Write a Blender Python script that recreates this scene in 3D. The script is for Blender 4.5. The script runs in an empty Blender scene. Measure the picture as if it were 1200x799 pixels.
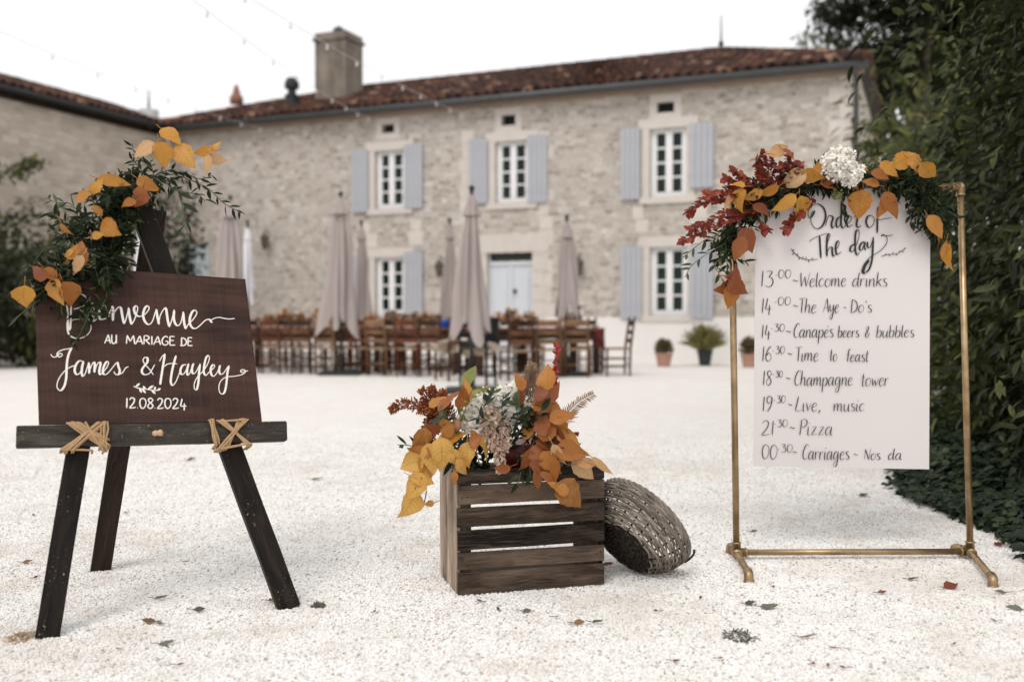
import bpy, math, random
import numpy as np
from mathutils import Vector, Matrix, Quaternion
R = math.radians
rng = random.Random(11)
nrng = np.random.default_rng(7)
sc = bpy.context.scene
col = sc.collection

# ------------------------------------------------------------------ camera
H, F, PITCH = 0.92, 1167.0, math.atan(24.5 / 1167.0)
cam_d = bpy.data.cameras.new('camera')
cam = bpy.data.objects.new('camera', cam_d)
col.objects.link(cam)
cam_d.sensor_width, cam_d.lens = 36.0, 36.0 * F / 1200.0
cam_d.clip_start, cam_d.clip_end = 0.05, 600
cam.location = (0, 0, H)
cam.rotation_euler = (math.pi / 2 - PITCH, 0, 0)
cam_d.dof.use_dof = True
cam_d.dof.focus_distance = 3.5
cam_d.dof.aperture_fstop = 1.75
cam_d.dof.aperture_blades = 0
sc.camera = cam

# ------------------------------------------------------------------ light
w = bpy.data.worlds.new('World')
sc.world = w
w.use_nodes = True
nt = w.node_tree
bg = nt.nodes['Background']
sky = nt.nodes.new('ShaderNodeTexSky')
sky.sky_type = 'NISHITA'
sky.sun_disc = False
SUN_EL, SUN_AZ = 50, -158          # degrees; azimuth measured from +Y towards +X
sky.sun_elevation, sky.sun_rotation = R(SUN_EL), R(SUN_AZ)
sky.dust_density = 4.0
mixn = nt.nodes.new('ShaderNodeMix')
mixn.data_type = 'RGBA'
mixn.inputs[0].default_value = 0.86
nt.links.new(sky.outputs[0], mixn.inputs[6])
mixn.inputs[7].default_value = (9.55, 9.5, 9.45, 1)
nt.links.new(mixn.outputs[2], bg.inputs['Color'])
bg.inputs['Strength'].default_value = 0.1
sun_d = bpy.data.lights.new('sun', 'SUN')
sun_d.energy, sun_d.angle, sun_d.color = 0.9, R(25), (1.0, 0.965, 0.92)
sun = bpy.data.objects.new('sun', sun_d)
col.objects.link(sun)
az, el = R(SUN_AZ), R(SUN_EL)
sv = Vector((math.sin(az) * math.cos(el), math.cos(az) * math.cos(el), math.sin(el)))
sun.location = sv * 50
sun.rotation_euler = sv.to_track_quat('Z', 'Y').to_euler()
sc.view_settings.view_transform = 'Standard'
sc.view_settings.look = 'None'
sc.view_settings.exposure = 0.30
sc.view_settings.gamma = 1.0
sc.view_settings.use_curve_mapping = False
sc.render.engine = 'CYCLES'
sc.cycles.use_denoising = True
sc.cycles.max_bounces = 8
sc.cycles.diffuse_bounces = 4
sc.cycles.transparent_max_bounces = 8
sc.cycles.sample_clamp_indirect = 6

# ------------------------------------------------------------------ measuring helpers (photo pixel -> place in the world)
FWD = Vector((0, math.cos(PITCH), -math.sin(PITCH)))
UPV = Vector((0, math.sin(PITCH), math.cos(PITCH)))
EYE = Vector((0, 0, H))
def ray(px, py):
    return FWD + Vector((1, 0, 0)) * ((px - 600) / F) - UPV * ((py - 399.5) / F)
def at(px, py, Y):
    r = ray(px, py)
    return EYE + r * (Y / r.y)
def ground(px, py, z=0.0):
    r = ray(px, py)
    return EYE + r * ((z - H) / r.z)
def on_plane(px, py, o, n):
    r = ray(px, py)
    return EYE + r * ((o - EYE).dot(n) / r.dot(n))

# ------------------------------------------------------------------ object helpers
def tag(o, label=None, cat=None, group=None, kind=None):
    if label: o['label'] = label
    if cat: o['category'] = cat
    if group: o['group'] = group
    if kind: o['kind'] = kind
    return o
def thing(name, label, cat, loc=(0, 0, 0), rz=0.0, group=None):
    o = bpy.data.objects.new(name, None)
    o.empty_display_size = 0.1
    col.objects.link(o)
    o.location = loc
    o.rotation_euler = (0, 0, rz)
    return tag(o, label, cat, group)
def origin(o):
    p = Vector((0, 0, 0))
    while o is not None:
        p += Vector(o.location)
        o = o.parent
    return p
def kids(o):
    return [c for c in KIDS.get(o.name, [])]
KIDS = {}
def link(o, parent=None):
    col.objects.link(o)
    if parent is not None:
        o.parent = parent
        KIDS.setdefault(parent.name, []).append(o)
    return o
def copy_tree(o, parent=None):
    c = o.copy()
    link(c, parent)
    for ch in kids(o):
        copy_tree(ch, c)
    return c

def catmull(pts, n=6, closed=False):
    P = [Vector(p) for p in pts]
    if len(P) < 3:
        return P
    out = []
    m = len(P)
    for i in range(m if closed else m - 1):
        if closed:
            p0, p1, p2, p3 = P[i - 1], P[i], P[(i + 1) % m], P[(i + 2) % m]
        else:
            p1, p2 = P[i], P[i + 1]
            p0 = P[i - 1] if i > 0 else p1 + (p1 - p2)
            p3 = P[i + 2] if i + 2 < m else p2 + (p2 - p1)
        for k in range(n):
            t = k / n
            out.append(0.5 * ((2 * p1) + (p2 - p0) * t + (2 * p0 - 5 * p1 + 4 * p2 - p3) * t * t + (3 * p1 - p0 - 3 * p2 + p3) * t ** 3))
    if not closed:
        out.append(P[-1])
    return out

class MB:
    """collects shapes of one part; build() links them as ONE mesh"""
    def __init__(self):
        self.v, self.f, self.uv, self.r = [], [], [], []
    def add(self, vs, fs, uvs=None, r=None):
        b = len(self.v)
        self.v += [tuple(p) for p in vs]
        r = rng.random() if r is None else r
        for i, f in enumerate(fs):
            self.f.append(tuple(b + k for k in f))
            self.uv.append(uvs[i] if uvs else [(0, 0)] * len(f))
            self.r.append(r)
    def beam(self, p0, p1, wd, ht, up=Vector((0, 0, 1)), r=None, taper=1.0, ch=0.0):
        """plank from p0 to p1; wd across (perpendicular to up), ht along up; uv = metres along / across the grain"""
        p0, p1, up = Vector(p0), Vector(p1), Vector(up)
        t = (p1 - p0)
        L = t.length
        t = t / L
        s = t.cross(up).normalized()
        u = s.cross(t).normalized()
        ou, ov = rng.random() * 30, rng.random() * 30
        c = ch or min(wd, ht) * 0.07
        prof = [(-wd / 2 + c, -ht / 2), (wd / 2 - c, -ht / 2), (wd / 2, -ht / 2 + c), (wd / 2, ht / 2 - c), (wd / 2 - c, ht / 2), (-wd / 2 + c, ht / 2), (-wd / 2, ht / 2 - c), (-wd / 2, -ht / 2 + c)]
        rings = [(0, 1 - 2 * c / max(wd, ht)), (c, 1.0)]
        ns = max(1, int(L / 0.08))
        rings += [(c + (L - 2 * c) * k / ns, 1.0) for k in range(1, ns + 1)] + [(L, 1 - 2 * c / max(wd, ht))]
        vs, fs, us = [], [], []
        per = [0]
        for k in range(8):
            a, b2 = prof[k], prof[(k + 1) % 8]
            per.append(per[-1] + math.hypot(a[0] - b2[0], a[1] - b2[1]))
        for d, sc_ in rings:
            tp = (1 + (taper - 1) * d / L) * sc_
            jx, jy = rng.uniform(-1, 1) * 0.0006, rng.uniform(-1, 1) * 0.0006
            for x, y in prof:
                vs.append(p0 + t * d + s * (x * tp + jx) + u * (y * tp + jy))
        for i in range(len(rings) - 1):
            for k in range(8):
                k2 = (k + 1) % 8
                fs.append((i * 8 + k, i * 8 + k2, (i + 1) * 8 + k2, (i + 1) * 8 + k))
                d0, d1 = rings[i][0], rings[i + 1][0]
                us.append([(d0 + ou, per[k] + ov), (d0 + ou, per[k + 1] + ov), (d1 + ou, per[k + 1] + ov), (d1 + ou, per[k] + ov)])
        fs.append(tuple(range(7, -1, -1)))
        us.append([(prof[k][0] * .2 + ou, prof[k][1] + ov) for k in range(7, -1, -1)])
        n = (len(rings) - 1) * 8
        fs.append(tuple(n + k for k in range(8)))
        us.append([(prof[k][0] * .2 + ou, prof[k][1] + ov) for k in range(8)])
        self.add(vs, fs, us, r)
    def box(self, x0, x1, y0, y1, z0, z1, r=None):
        vs = [(x, y, z) for z in (z0, z1) for y in (y0, y1) for x in (x0, x1)]
        fs = [(0, 2, 3, 1), (4, 5, 7, 6), (0, 1, 5, 4), (2, 6, 7, 3), (0, 4, 6, 2), (1, 3, 7, 5)]
        us = []
        for f in fs:
            us.append([(vs[k][0] + vs[k][1], vs[k][2]) for k in f])
        self.add(vs, fs, us, r)
    def tube(self, pts, rad, n=8, caps=True, closed=False, r=None):
        P = [Vector(p) for p in pts]
        m = len(P)
        rad = rad if isinstance(rad, (list, tuple)) else [rad] * m
        vs, fs, us = [], [], []
        prev = None
        L = 0
        Ls = []
        for i in range(m):
            if closed:
                t = P[(i + 1) % m] - P[i - 1]
            else:
                t = P[min(i + 1, m - 1)] - P[max(i - 1, 0)]
            t = t.normalized() if t.length > 1e-9 else Vector((0, 0, 1))
            if prev is None:
                a = Vector((0, 0, 1)) if abs(t.z) < .9 else Vector((1, 0, 0))
                s = t.cross(a).normalized()
            else:
                s = (prev - t * prev.dot(t)).normalized()
            prev = s
            u = t.cross(s)
            if i: L += (P[i] - P[i - 1]).length
            Ls.append(L)
            for k in range(n):
                q = 2 * math.pi * k / n
                vs.append(P[i] + (s * math.cos(q) + u * math.sin(q)) * rad[i])
        for i in range(m if closed else m - 1):
            j = (i + 1) % m
            for k in range(n):
                k2 = (k + 1) % n
                fs.append((i * n + k, i * n + k2, j * n + k2, j * n + k))
                us.append([(Ls[i], k / n), (Ls[i], (k + 1) / n), (Ls[j], (k + 1) / n), (Ls[j], k / n)])
        if caps and not closed:
            fs.append(tuple(range(n - 1, -1, -1))); us.append([(0, 0)] * n)
            fs.append(tuple((m - 1) * n + k for k in range(n))); us.append([(0, 0)] * n)
        self.add(vs, fs, us, r)
    def lathe(self, c, prof, n=20, axis=None, r=None, caps=True):
        """prof = [(radius, height)]"""
        c = Vector(c)
        q = Vector(axis).to_track_quat('Z', 'Y') if axis is not None else Quaternion()
        vs, fs = [], []
        for rd, z in prof:
            for k in range(n):
                a = 2 * math.pi * k / n
                vs.append(c + q @ Vector((rd * math.cos(a), rd * math.sin(a), z)))
        for i in range(len(prof) - 1):
            for k in range(n):
                k2 = (k + 1) % n
                fs.append((i * n + k, i * n + k2, (i + 1) * n + k2, (i + 1) * n + k))
        if caps:
            fs.append(tuple(range(n - 1, -1, -1)))
            fs.append(tuple((len(prof) - 1) * n + k for k in range(n)))
        self.add(vs, fs, None, r)
    def blob(self, c, rad, n=10, m=7, jit=0.0, r=None):
        c = Vector(c)
        rad = Vector(rad) if not isinstance(rad, (int, float)) else Vector((rad, rad, rad))
        vs, fs = [], []
        for i in range(m + 1):
            th = math.pi * i / m
            for k in range(n):
                a = 2 * math.pi * k / n
                j = 1 + rng.uniform(-jit, jit)
                vs.append(c + Vector((rad.x * math.sin(th) * math.cos(a), rad.y * math.sin(th) * math.sin(a), rad.z * math.cos(th))) * j)
        for i in range(m):
            for k in range(n):
                k2 = (k + 1) % n
                fs.append((i * n + k, (i + 1) * n + k, (i + 1) * n + k2, i * n + k2))
        self.add(vs, fs, None, r)
    def leaf(self, base, tip, nrm, width, fold=.10, bend=.12, nseg=5, r=None, shape=0, serr=0.0):
        """one leaf blade from base to tip: folded on the midrib, curved; uv = (across -1..1, along 0..1)"""
        base, tip = Vector(base), Vector(tip)
        t = tip - base
        L = t.length
        if L < 1e-6: return
        t /= L
        n = Vector(nrm)
        n = (n - t * n.dot(t))
        if n.length < 1e-5: n = t.orthogonal()
        n.normalize()
        s = t.cross(n)
        vs, fs, us = [], [], []
        sk = rng.uniform(-.06, .06)
        tw = rng.uniform(-.9, .9) if nseg >= 7 else rng.uniform(-.3, .3)
        s0, n0 = s.copy(), n.copy()
        w_ = rng.uniform(-.5, .5) * fold
        for i in range(nseg + 1):
            d = i / nseg
            ca_, sa_ = math.cos(tw * d), math.sin(tw * d)
            s, n = s0 * ca_ + n0 * sa_, n0 * ca_ - s0 * sa_
            if shape == 0:
                hw = width / 2 * 1.06 * (math.sin(math.pi * d ** .74) ** .85 * (1 - .34 * d ** 3) if 0 < d < 1 else 0.0)
            elif shape == 1:   # lance
                hw = width / 2 * (math.sin(math.pi * d ** .9) if 0 < d < 1 else 0.0)
            else:              # broad, short tip
                hw = width / 2 * (math.sin(math.pi * d ** .7) ** .6 if 0 < d < 1 else 0.0)
            if serr and 0 < i < nseg: hw *= 1 + serr * (1 if i % 2 else -1)
            zc = -bend * L * (d * d) + bend * .25 * L
            ck = .035 * L if nseg >= 7 else 0.0
            c = base + t * (d * L) + n * (zc + rng.uniform(-ck, ck) * .4) + s * (sk * L * math.sin(math.pi * d))
            wob = math.sin(d * 7 + w_ * 30) * fold * .25 + (rng.uniform(-.14, .14) if nseg >= 7 else 0)
            vs += [c + s * -hw + n * (hw * (fold + wob + w_)), c, c + s * hw + n * (hw * (fold - wob - w_))]
        for i in range(nseg):
            a = i * 3
            d0, d1 = i / nseg, (i + 1) / nseg
            fs += [(a, a + 1, a + 4, a + 3), (a + 1, a + 2, a + 5, a + 4)]
            us += [[(-1, d0), (0, d0), (0, d1), (-1, d1)], [(0, d0), (1, d0), (1, d1), (0, d1)]]
        self.add(vs, fs, us, r)
    def build(self, name, mat, parent=None, smooth=False, local=False, sub=0):
        me = bpy.data.meshes.new(name)
        off = Vector((0, 0, 0)) if (parent is None or local) else origin(parent)
        me.from_pydata([(p[0] - off.x, p[1] - off.y, p[2] - off.z) for p in self.v], [], self.f)
        uvl = me.uv_layers.new(name='UVMap')
        uvl.data.foreach_set('uv', [c for u in self.uv for q in u for c in q])
        at_ = me.attributes.new('rnd', 'FLOAT', 'FACE')
        at_.data.foreach_set('value', self.r)
        me.validate()
        if smooth:
            me.polygons.foreach_set('use_smooth', [True] * len(me.polygons))
        me.materials.append(mat)
        o = bpy.data.objects.new(name, me)
        link(o, parent)
        if sub:
            md = o.modifiers.new('sub', 'SUBSURF')
            md.levels = md.render_levels = sub
        return o

LEAF_T = np.array([(0, 0, 0), (.28, -.42, .05), (.28, 0, 0), (.28, .42, .05), (.66, -.40, .02), (.66, 0, -.05), (.66, .40, .02), (1, 0, -.14)], float)
LEAF_F = np.array([(0, 2, 1), (0, 3, 2), (1, 2, 4), (2, 5, 4), (2, 3, 5), (3, 6, 5), (4, 5, 7), (5, 6, 7)], int)
LEAF_UV = np.array([(0, 0), (-1, .28), (0, .28), (1, .28), (-1, .66), (0, .66), (1, .66), (0, 1)], float)
def leaf_cloud(name, mat, base, tdir, nrm, length, width, parent=None, local=False):
    """very many small leaf blades as one foliage mesh"""
    base = np.asarray(base, float); t = np.asarray(tdir, float); n = np.asarray(nrm, float)
    N = len(base)
    t /= np.linalg.norm(t, axis=1, keepdims=True) + 1e-9
    n -= t * (n * t).sum(1, keepdims=True)
    n /= np.linalg.norm(n, axis=1, keepdims=True) + 1e-9
    s = np.cross(t, n)
    length = np.broadcast_to(np.asarray(length, float), (N,)); width = np.broadcast_to(np.asarray(width, float), (N,))
    T = LEAF_T
    V = base[:, None, :] + t[:, None, :] * (T[None, :, 0:1] * length[:, None, None]) + s[:, None, :] * (T[None, :, 1:2] * width[:, None, None]) + n[:, None, :] * (T[None, :, 2:3] * length[:, None, None])
    V = V.reshape(-1, 3)
    if parent is not None and not local:
        V = V - np.array(origin(parent))
    Fc = (LEAF_F[None] + (np.arange(N) * 8)[:, None, None]).reshape(-1, 3)
    me = bpy.data.meshes.new(name)
    me.vertices.add(len(V)); me.vertices.foreach_set('co', V.ravel())
    me.loops.add(Fc.size); me.loops.foreach_set('vertex_index', Fc.ravel())
    me.polygons.add(len(Fc)); me.polygons.foreach_set('loop_start', np.arange(len(Fc)) * 3)
    me.polygons.foreach_set('loop_total', np.full(len(Fc), 3))
    me.update(calc_edges=True)
    uvl = me.uv_layers.new(name='UVMap')
    uvl.data.foreach_set('uv', np.tile(LEAF_UV[LEAF_F].reshape(-1, 2), (N, 1)).ravel())
    a = me.attributes.new('rnd', 'FLOAT', 'FACE')
    a.data.foreach_set('value', np.repeat(nrng.random(N), len(LEAF_F)))
    me.polygons.foreach_set('use_smooth', np.ones(len(Fc), bool))
    me.materials.append(mat)
    o = bpy.data.objects.new(name, me)
    return link(o, parent)

# ------------------------------------------------------------------ materials
class NT:
    def __init__(self, name):
        self.m = bpy.data.materials.new(name)
        self.m.use_nodes = True
        self.t = self.m.node_tree
        self.b = self.t.nodes['Principled BSDF']
        self.out = self.t.nodes['Material Output']
    def n(self, typ, _p=None, **kw):
        nd = self.t.nodes.new(typ)
        for k, v in (_p or {}).items(): setattr(nd, k, v)
        for k, v in kw.items():
            key = int(k[1:]) if k[0] == 'i' and k[1:].isdigit() else k.replace('_', ' ')
            self.s(nd.inputs[key], v)
        return nd
    def s(self, inp, v):
        if isinstance(v, bpy.types.NodeSocket): self.t.links.new(v, inp)
        else:
            if isinstance(v, (tuple, list)) and len(v) == 3 and inp.type == 'RGBA': v = tuple(v) + (1,)
            inp.default_value = v
    def set(self, **kw):
        for k, v in kw.items(): self.s(self.b.inputs[k.replace('_', ' ')], v)
    def ramp(self, fac, stops, interp='LINEAR'):
        r = self.n('ShaderNodeValToRGB', Fac=fac)
        r.color_ramp.interpolation = interp
        el = r.color_ramp.elements
        while len(el) < len(stops): el.new(0.5)
        for e, (p, c) in zip(el, stops):
            e.position = p
            e.color = tuple(c) + (1,) if len(c) == 3 else c
        return r.outputs[0]
    def mix(self, f, a, b, mode='MIX'):
        m = self.n('ShaderNodeMix', {'data_type': 'RGBA', 'blend_type': mode})
        self.s(m.inputs[0], f); self.s(m.inputs[6], a); self.s(m.inputs[7], b)
        return m.outputs[2]
    def math(self, op, a, b=0.0):
        m = self.n('ShaderNodeMath', {'operation': op}, i0=a, i1=b)
        return m.outputs[0]
    def coord(self, kind='Object'): return self.n('ShaderNodeTexCoord').outputs[kind]
    def mapping(self, vec, scale=(1, 1, 1), rot=(0, 0, 0), loc=(0, 0, 0)):
        return self.n('ShaderNodeMapping', Vector=vec, Scale=scale, Rotation=rot, Location=loc).outputs[0]
    def noise(self, vec, scale, detail=4.0, rough=.55, out=0):
        return self.n('ShaderNodeTexNoise', Vector=vec, Scale=scale, Detail=detail, Roughness=rough).outputs[out]
    def bump(self, h, strength=.3, dist=.01):
        b = self.n('ShaderNodeBump', Strength=strength, Distance=dist, Height=h)
        self.s(self.b.inputs['Normal'], b.outputs[0])
    def attr(self, name='rnd'): return self.n('ShaderNodeAttribute', {'attribute_name': name}).outputs['Fac']

def plain(name, c, rough=.6, metal=0.0, var=.12, scale=6.0, bump=.1):
    t = NT(name)
    nz = t.noise(t.coord(), scale)
    cc = t.mix(nz, tuple(x * (1 - var) for x in c), tuple(min(1, x * (1 + var)) for x in c))
    t.set(Base_Color=cc, Roughness=rough, Metallic=metal)
    if bump: t.bump(t.noise(t.coord(), scale * 8), bump, .002)
    return t.m

def wood(name, dark, light, rough=.7, scale=1.0, knots=True, bump=.4, spec=.18, worn=False):
    t = NT(name)
    uv = t.coord('UV')
    st = t.mapping(uv, (2.2 * scale, 34 * scale, 1))
    warp = t.noise(t.mapping(uv, (3, 9, 1)), 1.0, 3)
    wv = t.n('ShaderNodeVectorMath', {'operation': 'ADD'}, i0=st)
    sc2 = t.n('ShaderNodeVectorMath', {'operation': 'SCALE'}, i0=t.n('ShaderNodeCombineXYZ', X=0.0, Y=warp, Z=0.0).outputs[0], Scale=5.0)
    t.s(wv.inputs[1], sc2.outputs[0])
    g1 = t.noise(wv.outputs[0], 1.0, 6, .65)
    g2 = t.noise(t.mapping(uv, (12 * scale, 260 * scale, 1)), 1.0, 3, .6)
    g = t.math('ADD', t.math('MULTIPLY', g1, .62), t.math('MULTIPLY', g2, .38))
    g = t.math('ADD', g, t.math('MULTIPLY', t.math('SUBTRACT', t.attr(), .5), .24))
    c = t.ramp(g, [(.36, dark), (.50, tuple(.6 * a + .4 * b for a, b in zip(dark, light))), (.64, light)])
    blot = t.noise(t.mapping(uv, (2.2, 5, 1)), 1.6, 4)
    c = t.mix(t.ramp(blot, [(.35, (.55, .55, .55)), (.65, (1.12, 1.12, 1.12))]), (0, 0, 0), c)
    if knots:
        vo = t.n('ShaderNodeTexVoronoi', Vector=t.mapping(uv, (4.2, 11, 1)), Scale=1.0)
        kn = t.ramp(vo.outputs['Distance'], [(.03, (.25, .22, .2)), (.11, (1, 1, 1))])
        c = t.mix(1.0, c, kn, 'MULTIPLY')
    if worn:
        sp = t.noise(t.coord('Object'), 130.0, 2)
        sp3 = t.noise(t.coord('Object'), 9.0, 3)
        c = t.mix(t.math('MULTIPLY', t.ramp(sp, [(.67, (0, 0, 0)), (.71, (1, 1, 1))]), t.ramp(sp3, [(.45, (0, 0, 0)), (.65, (1, 1, 1))])), c, (.34, .27, .21))
    t.set(Base_Color=c, Roughness=rough)
    t.b.inputs['Specular IOR Level'].default_value = spec
    t.bump(g, bump, .004)
    return t.m

def leafmat(name, stops, rough=.5, trans=.35, veins=.25, objrnd=False, spec=.4):
    t = NT(name)
    if objrnd:
        rnd = t.n('ShaderNodeObjectInfo').outputs['Random']
    else:
        rnd = t.attr()
    uv = t.coord('UV')
    nz = t.noise(t.coord('Object'), 28.0, 3)
    f = t.math('ADD', t.math('MULTIPLY', rnd, .8), t.math('MULTIPLY', nz, .38))
    c = t.ramp(t.math('SUBTRACT', f, .08), stops)
    if veins:
        sp = t.n('ShaderNodeSeparateXYZ', Vector=uv)
        ax = t.math('ABSOLUTE', sp.outputs[0])
        vn = t.math('SINE', t.math('MULTIPLY', t.math('SUBTRACT', sp.outputs[1], t.math('MULTIPLY', ax, .22)), 52.0))
        vn = t.ramp(vn, [(.55, (0, 0, 0)), (.95, (1, 1, 1))])
        mid = t.ramp(ax, [(.0, (1, 1, 1)), (.07, (0, 0, 0))])
        vv = t.math('MAXIMUM', t.math('MULTIPLY', vn, .6), mid)
        c = t.mix(t.math('MULTIPLY', vv, veins), c, (.27, .11, .025) if veins > .2 else (.12, .16, .05))
        t.bump(vv, .25, .002)
        sp2 = t.noise(t.coord('Object'), 70.0, 4)
        if veins > .2:
            c = t.mix(t.ramp(sp2, [(.64, (0, 0, 0)), (.73, (.6, .6, .6))]), c, (.10, .045, .015))
            pat = t.noise(t.coord('Object'), 22.0, 3)
            ed = t.math('ADD', t.math('MULTIPLY', ax, .45), t.math('MULTIPLY', pat, .75))
            c = t.mix(t.ramp(ed, [(.55, (0, 0, 0)), (.95, (.55, .55, .55))]), c, t.mix(.5, c, (.24, .075, .02)))
    t.set(Base_Color=c, Roughness=rough)
    t.b.inputs['Specular IOR Level'].default_value = spec
    if trans:
        tr = t.n('ShaderNodeBsdfTranslucent', Color=c)
        mx = t.n('ShaderNodeMixShader', Fac=trans)
        t.t.links.new(t.b.outputs[0], mx.inputs[1]); t.t.links.new(tr.outputs[0], mx.inputs[2])
        t.t.links.new(mx.outputs[0], t.out.inputs[0])
    return t.m

M = {}
M['easel_wood'] = wood('dark stained wood', (.0045, .0032, .0025), (.040, .026, .018), .6, worn=True)
M['ledge_wood'] = wood('grey black stained wood', (.010, .0085, .007), (.085, .070, .056), .6, worn=True)
M['pale_leg_wood'] = wood('brown stained wood', (.012, .007, .0045), (.070, .043, .027), .6)
M['crate_wood'] = wood('weathered crate wood', (.007, .0048, .0035), (.150, .104, .074), .8, bump=.9)
M['crate_end_lit'] = wood('lit weathered crate end', (.20, .145, .105), (.74, .58, .455), .85, bump=.9)  # crate wood made paler: light falling on the left end, put into the colour
M['rope'] = plain('jute', (.42, .27, .14), .9, 0, .3, 60, .6)
M['white_paint'] = plain('white chalk paint', (.78, .74, .70), .8, 0, .08, 90, 0)
M['ink'] = plain('black ink', (.012, .016, .014), .6, 0, .1, 30, 0)
M['brass'] = NT('aged brass pipe')
_t = M['brass']
_n = _t.noise(_t.coord(), 14.0, 5)
_t.set(Base_Color=_t.ramp(_n, [(.3, (.24, .155, .080)), (.55, (.40, .28, .155)), (.75, (.52, .39, .24))]), Metallic=.85, Roughness=_t.ramp(_n, [(.3, (.5, .5, .5)), (.7, (.33, .33, .33))]))
_t.bump(_t.noise(_t.coord(), 60.0, 3), .08, .002)
M['brass'] = _t.m
M['wicker'] = wood('grey wicker', (.10, .084, .070), (.44, .375, .31), .75, 3, False)
M['wicker_dark'] = wood('dark wicker base', (.016, .013, .011), (.085, .066, .052), .85, 3, False)

# board: dark red brown stain with vertical saw marks and wavy grain
t = NT('stained sign board')
uv = t.coord('UV')
saw = t.noise(t.mapping(uv, (130, 3.5, 1)), 1.0, 3, .6)
wav = t.noise(t.mapping(uv, (2.6, 22, 1)), 1.0, 5, .6)
mott = t.noise(t.mapping(uv, (5, 5, 1)), 1.0, 4)
g = t.math('ADD', t.math('MULTIPLY', saw, .20), t.math('ADD', t.math('MULTIPLY', wav, .46), t.math('MULTIPLY', mott, .22)))
c = t.ramp(g, [(.34, (.024, .012, .0095)), (.5, (.064, .030, .022)), (.68, (.118, .058, .040))])
t.set(Base_Color=c, Roughness=.6)
t.b.inputs['Specular IOR Level'].default_value = .2
t.bump(saw, .25, .002)
M['board'] = t.m

t = NT('painted canvas')
nz = t.noise(t.coord(), 3.0, 3)
weave = t.noise(t.coord(), 420.0, 2)
t.set(Base_Color=t.mix(nz, (.635, .592, .58), (.685, .642, .63)), Roughness=.75)
t.bump(weave, .12, .001)
M['canvas'] = t.m

M['yellow_leaf'] = leafmat('yellow autumn leaf', [(.0, (.44, .19, .025)), (.35, (.60, .30, .045)), (.7, (.52, .20, .025)), (1, (.66, .40, .12))], .45, .3, .45, True)
M['gold_leaf'] = leafmat('pale gold autumn leaf', [(.0, (.62, .35, .07)), (.5, (.72, .45, .12)), (1, (.70, .38, .08))], .5, .3, .4, True)
M['orange_leaf'] = leafmat('orange autumn leaf', [(.0, (.30, .095, .018)), (.4, (.44, .165, .028)), (.75, (.52, .24, .05)), (1, (.24, .08, .028))], .45, .3, .4, True)
M['rust_leaf'] = leafmat('rust red leaf', [(.0, (.17, .040, .018)), (.5, (.29, .082, .025)), (1, (.38, .14, .045))], .4, .28, .25, True)
M['pale_leaf'] = leafmat('pale peach leaf', [(.0, (.60, .36, .19)), (.5, (.66, .43, .22)), (1, (.58, .30, .12))], .5, .35, .3, True)
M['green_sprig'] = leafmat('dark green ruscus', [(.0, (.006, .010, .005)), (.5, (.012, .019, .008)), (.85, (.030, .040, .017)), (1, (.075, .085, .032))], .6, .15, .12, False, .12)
M['grey_green'] = leafmat('grey green leaf', [(.0, (.020, .030, .018)), (.5, (.045, .060, .036)), (1, (.13, .15, .085))], .6, .15, .12, False, .15)
M['lime_leaf'] = leafmat('pale green leaf', [(.0, (.16, .18, .045)), (.5, (.24, .25, .07)), (1, (.34, .31, .10))], .45, .35, .15, True)
M['red_sprig'] = leafmat('dark red eucalyptus', [(.0, (.11, .012, .010)), (.5, (.20, .026, .016)), (.85, (.30, .055, .026)), (1, (.42, .14, .06))], .45, .25, .08, False, .25)
M['crimson'] = leafmat('crimson petals', [(.0, (.30, .012, .008)), (1, (.46, .03, .015))], .45, .25, 0)
M['cream_petal'] = leafmat('cream petals', [(.0, (.88, .85, .77)), (1, (.94, .92, .87))], .8, .2, 0)
M['pink_plume'] = leafmat('pale pink plume', [(.0, (.56, .38, .28)), (.5, (.68, .53, .42)), (1, (.76, .64, .54))], .8, .3, 0)
M['pampas'] = leafmat('brown beige plume', [(.0, (.22, .13, .08)), (.5, (.40, .27, .18)), (1, (.58, .43, .31))], .9, .25, 0)
M['amaranth'] = leafmat('rust amaranth', [(.0, (.20, .05, .018)), (.6, (.34, .10, .03)), (1, (.44, .16, .05))], .75, .15, 0)
M['stem'] = plain('brown stem', (.11, .07, .035), .7, 0, .3, 30, .3)
M['green_stem'] = plain('green stem', (.07, .09, .035), .6, 0, .3, 30, .2)
M['bud'] = leafmat('peach rose bud', [(.0, (.48, .25, .14)), (1, (.62, .38, .24))], .6, .25, 0)
M['dry_leaf'] = leafmat('dry fallen leaf', [(.0, (.10, .055, .03)), (.5, (.20, .11, .055)), (1, (.34, .22, .12))], .7, .1, .3, True)
M['red_dry_leaf'] = leafmat('red brown fallen leaf', [(.0, (.16, .035, .025)), (1, (.24, .06, .035))], .6, .1, .25, True)
M['grey_leaf'] = leafmat('grey green fallen leaf', [(.0, (.06, .065, .045)), (1, (.16, .16, .12))], .7, .1, .2, True)
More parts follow.
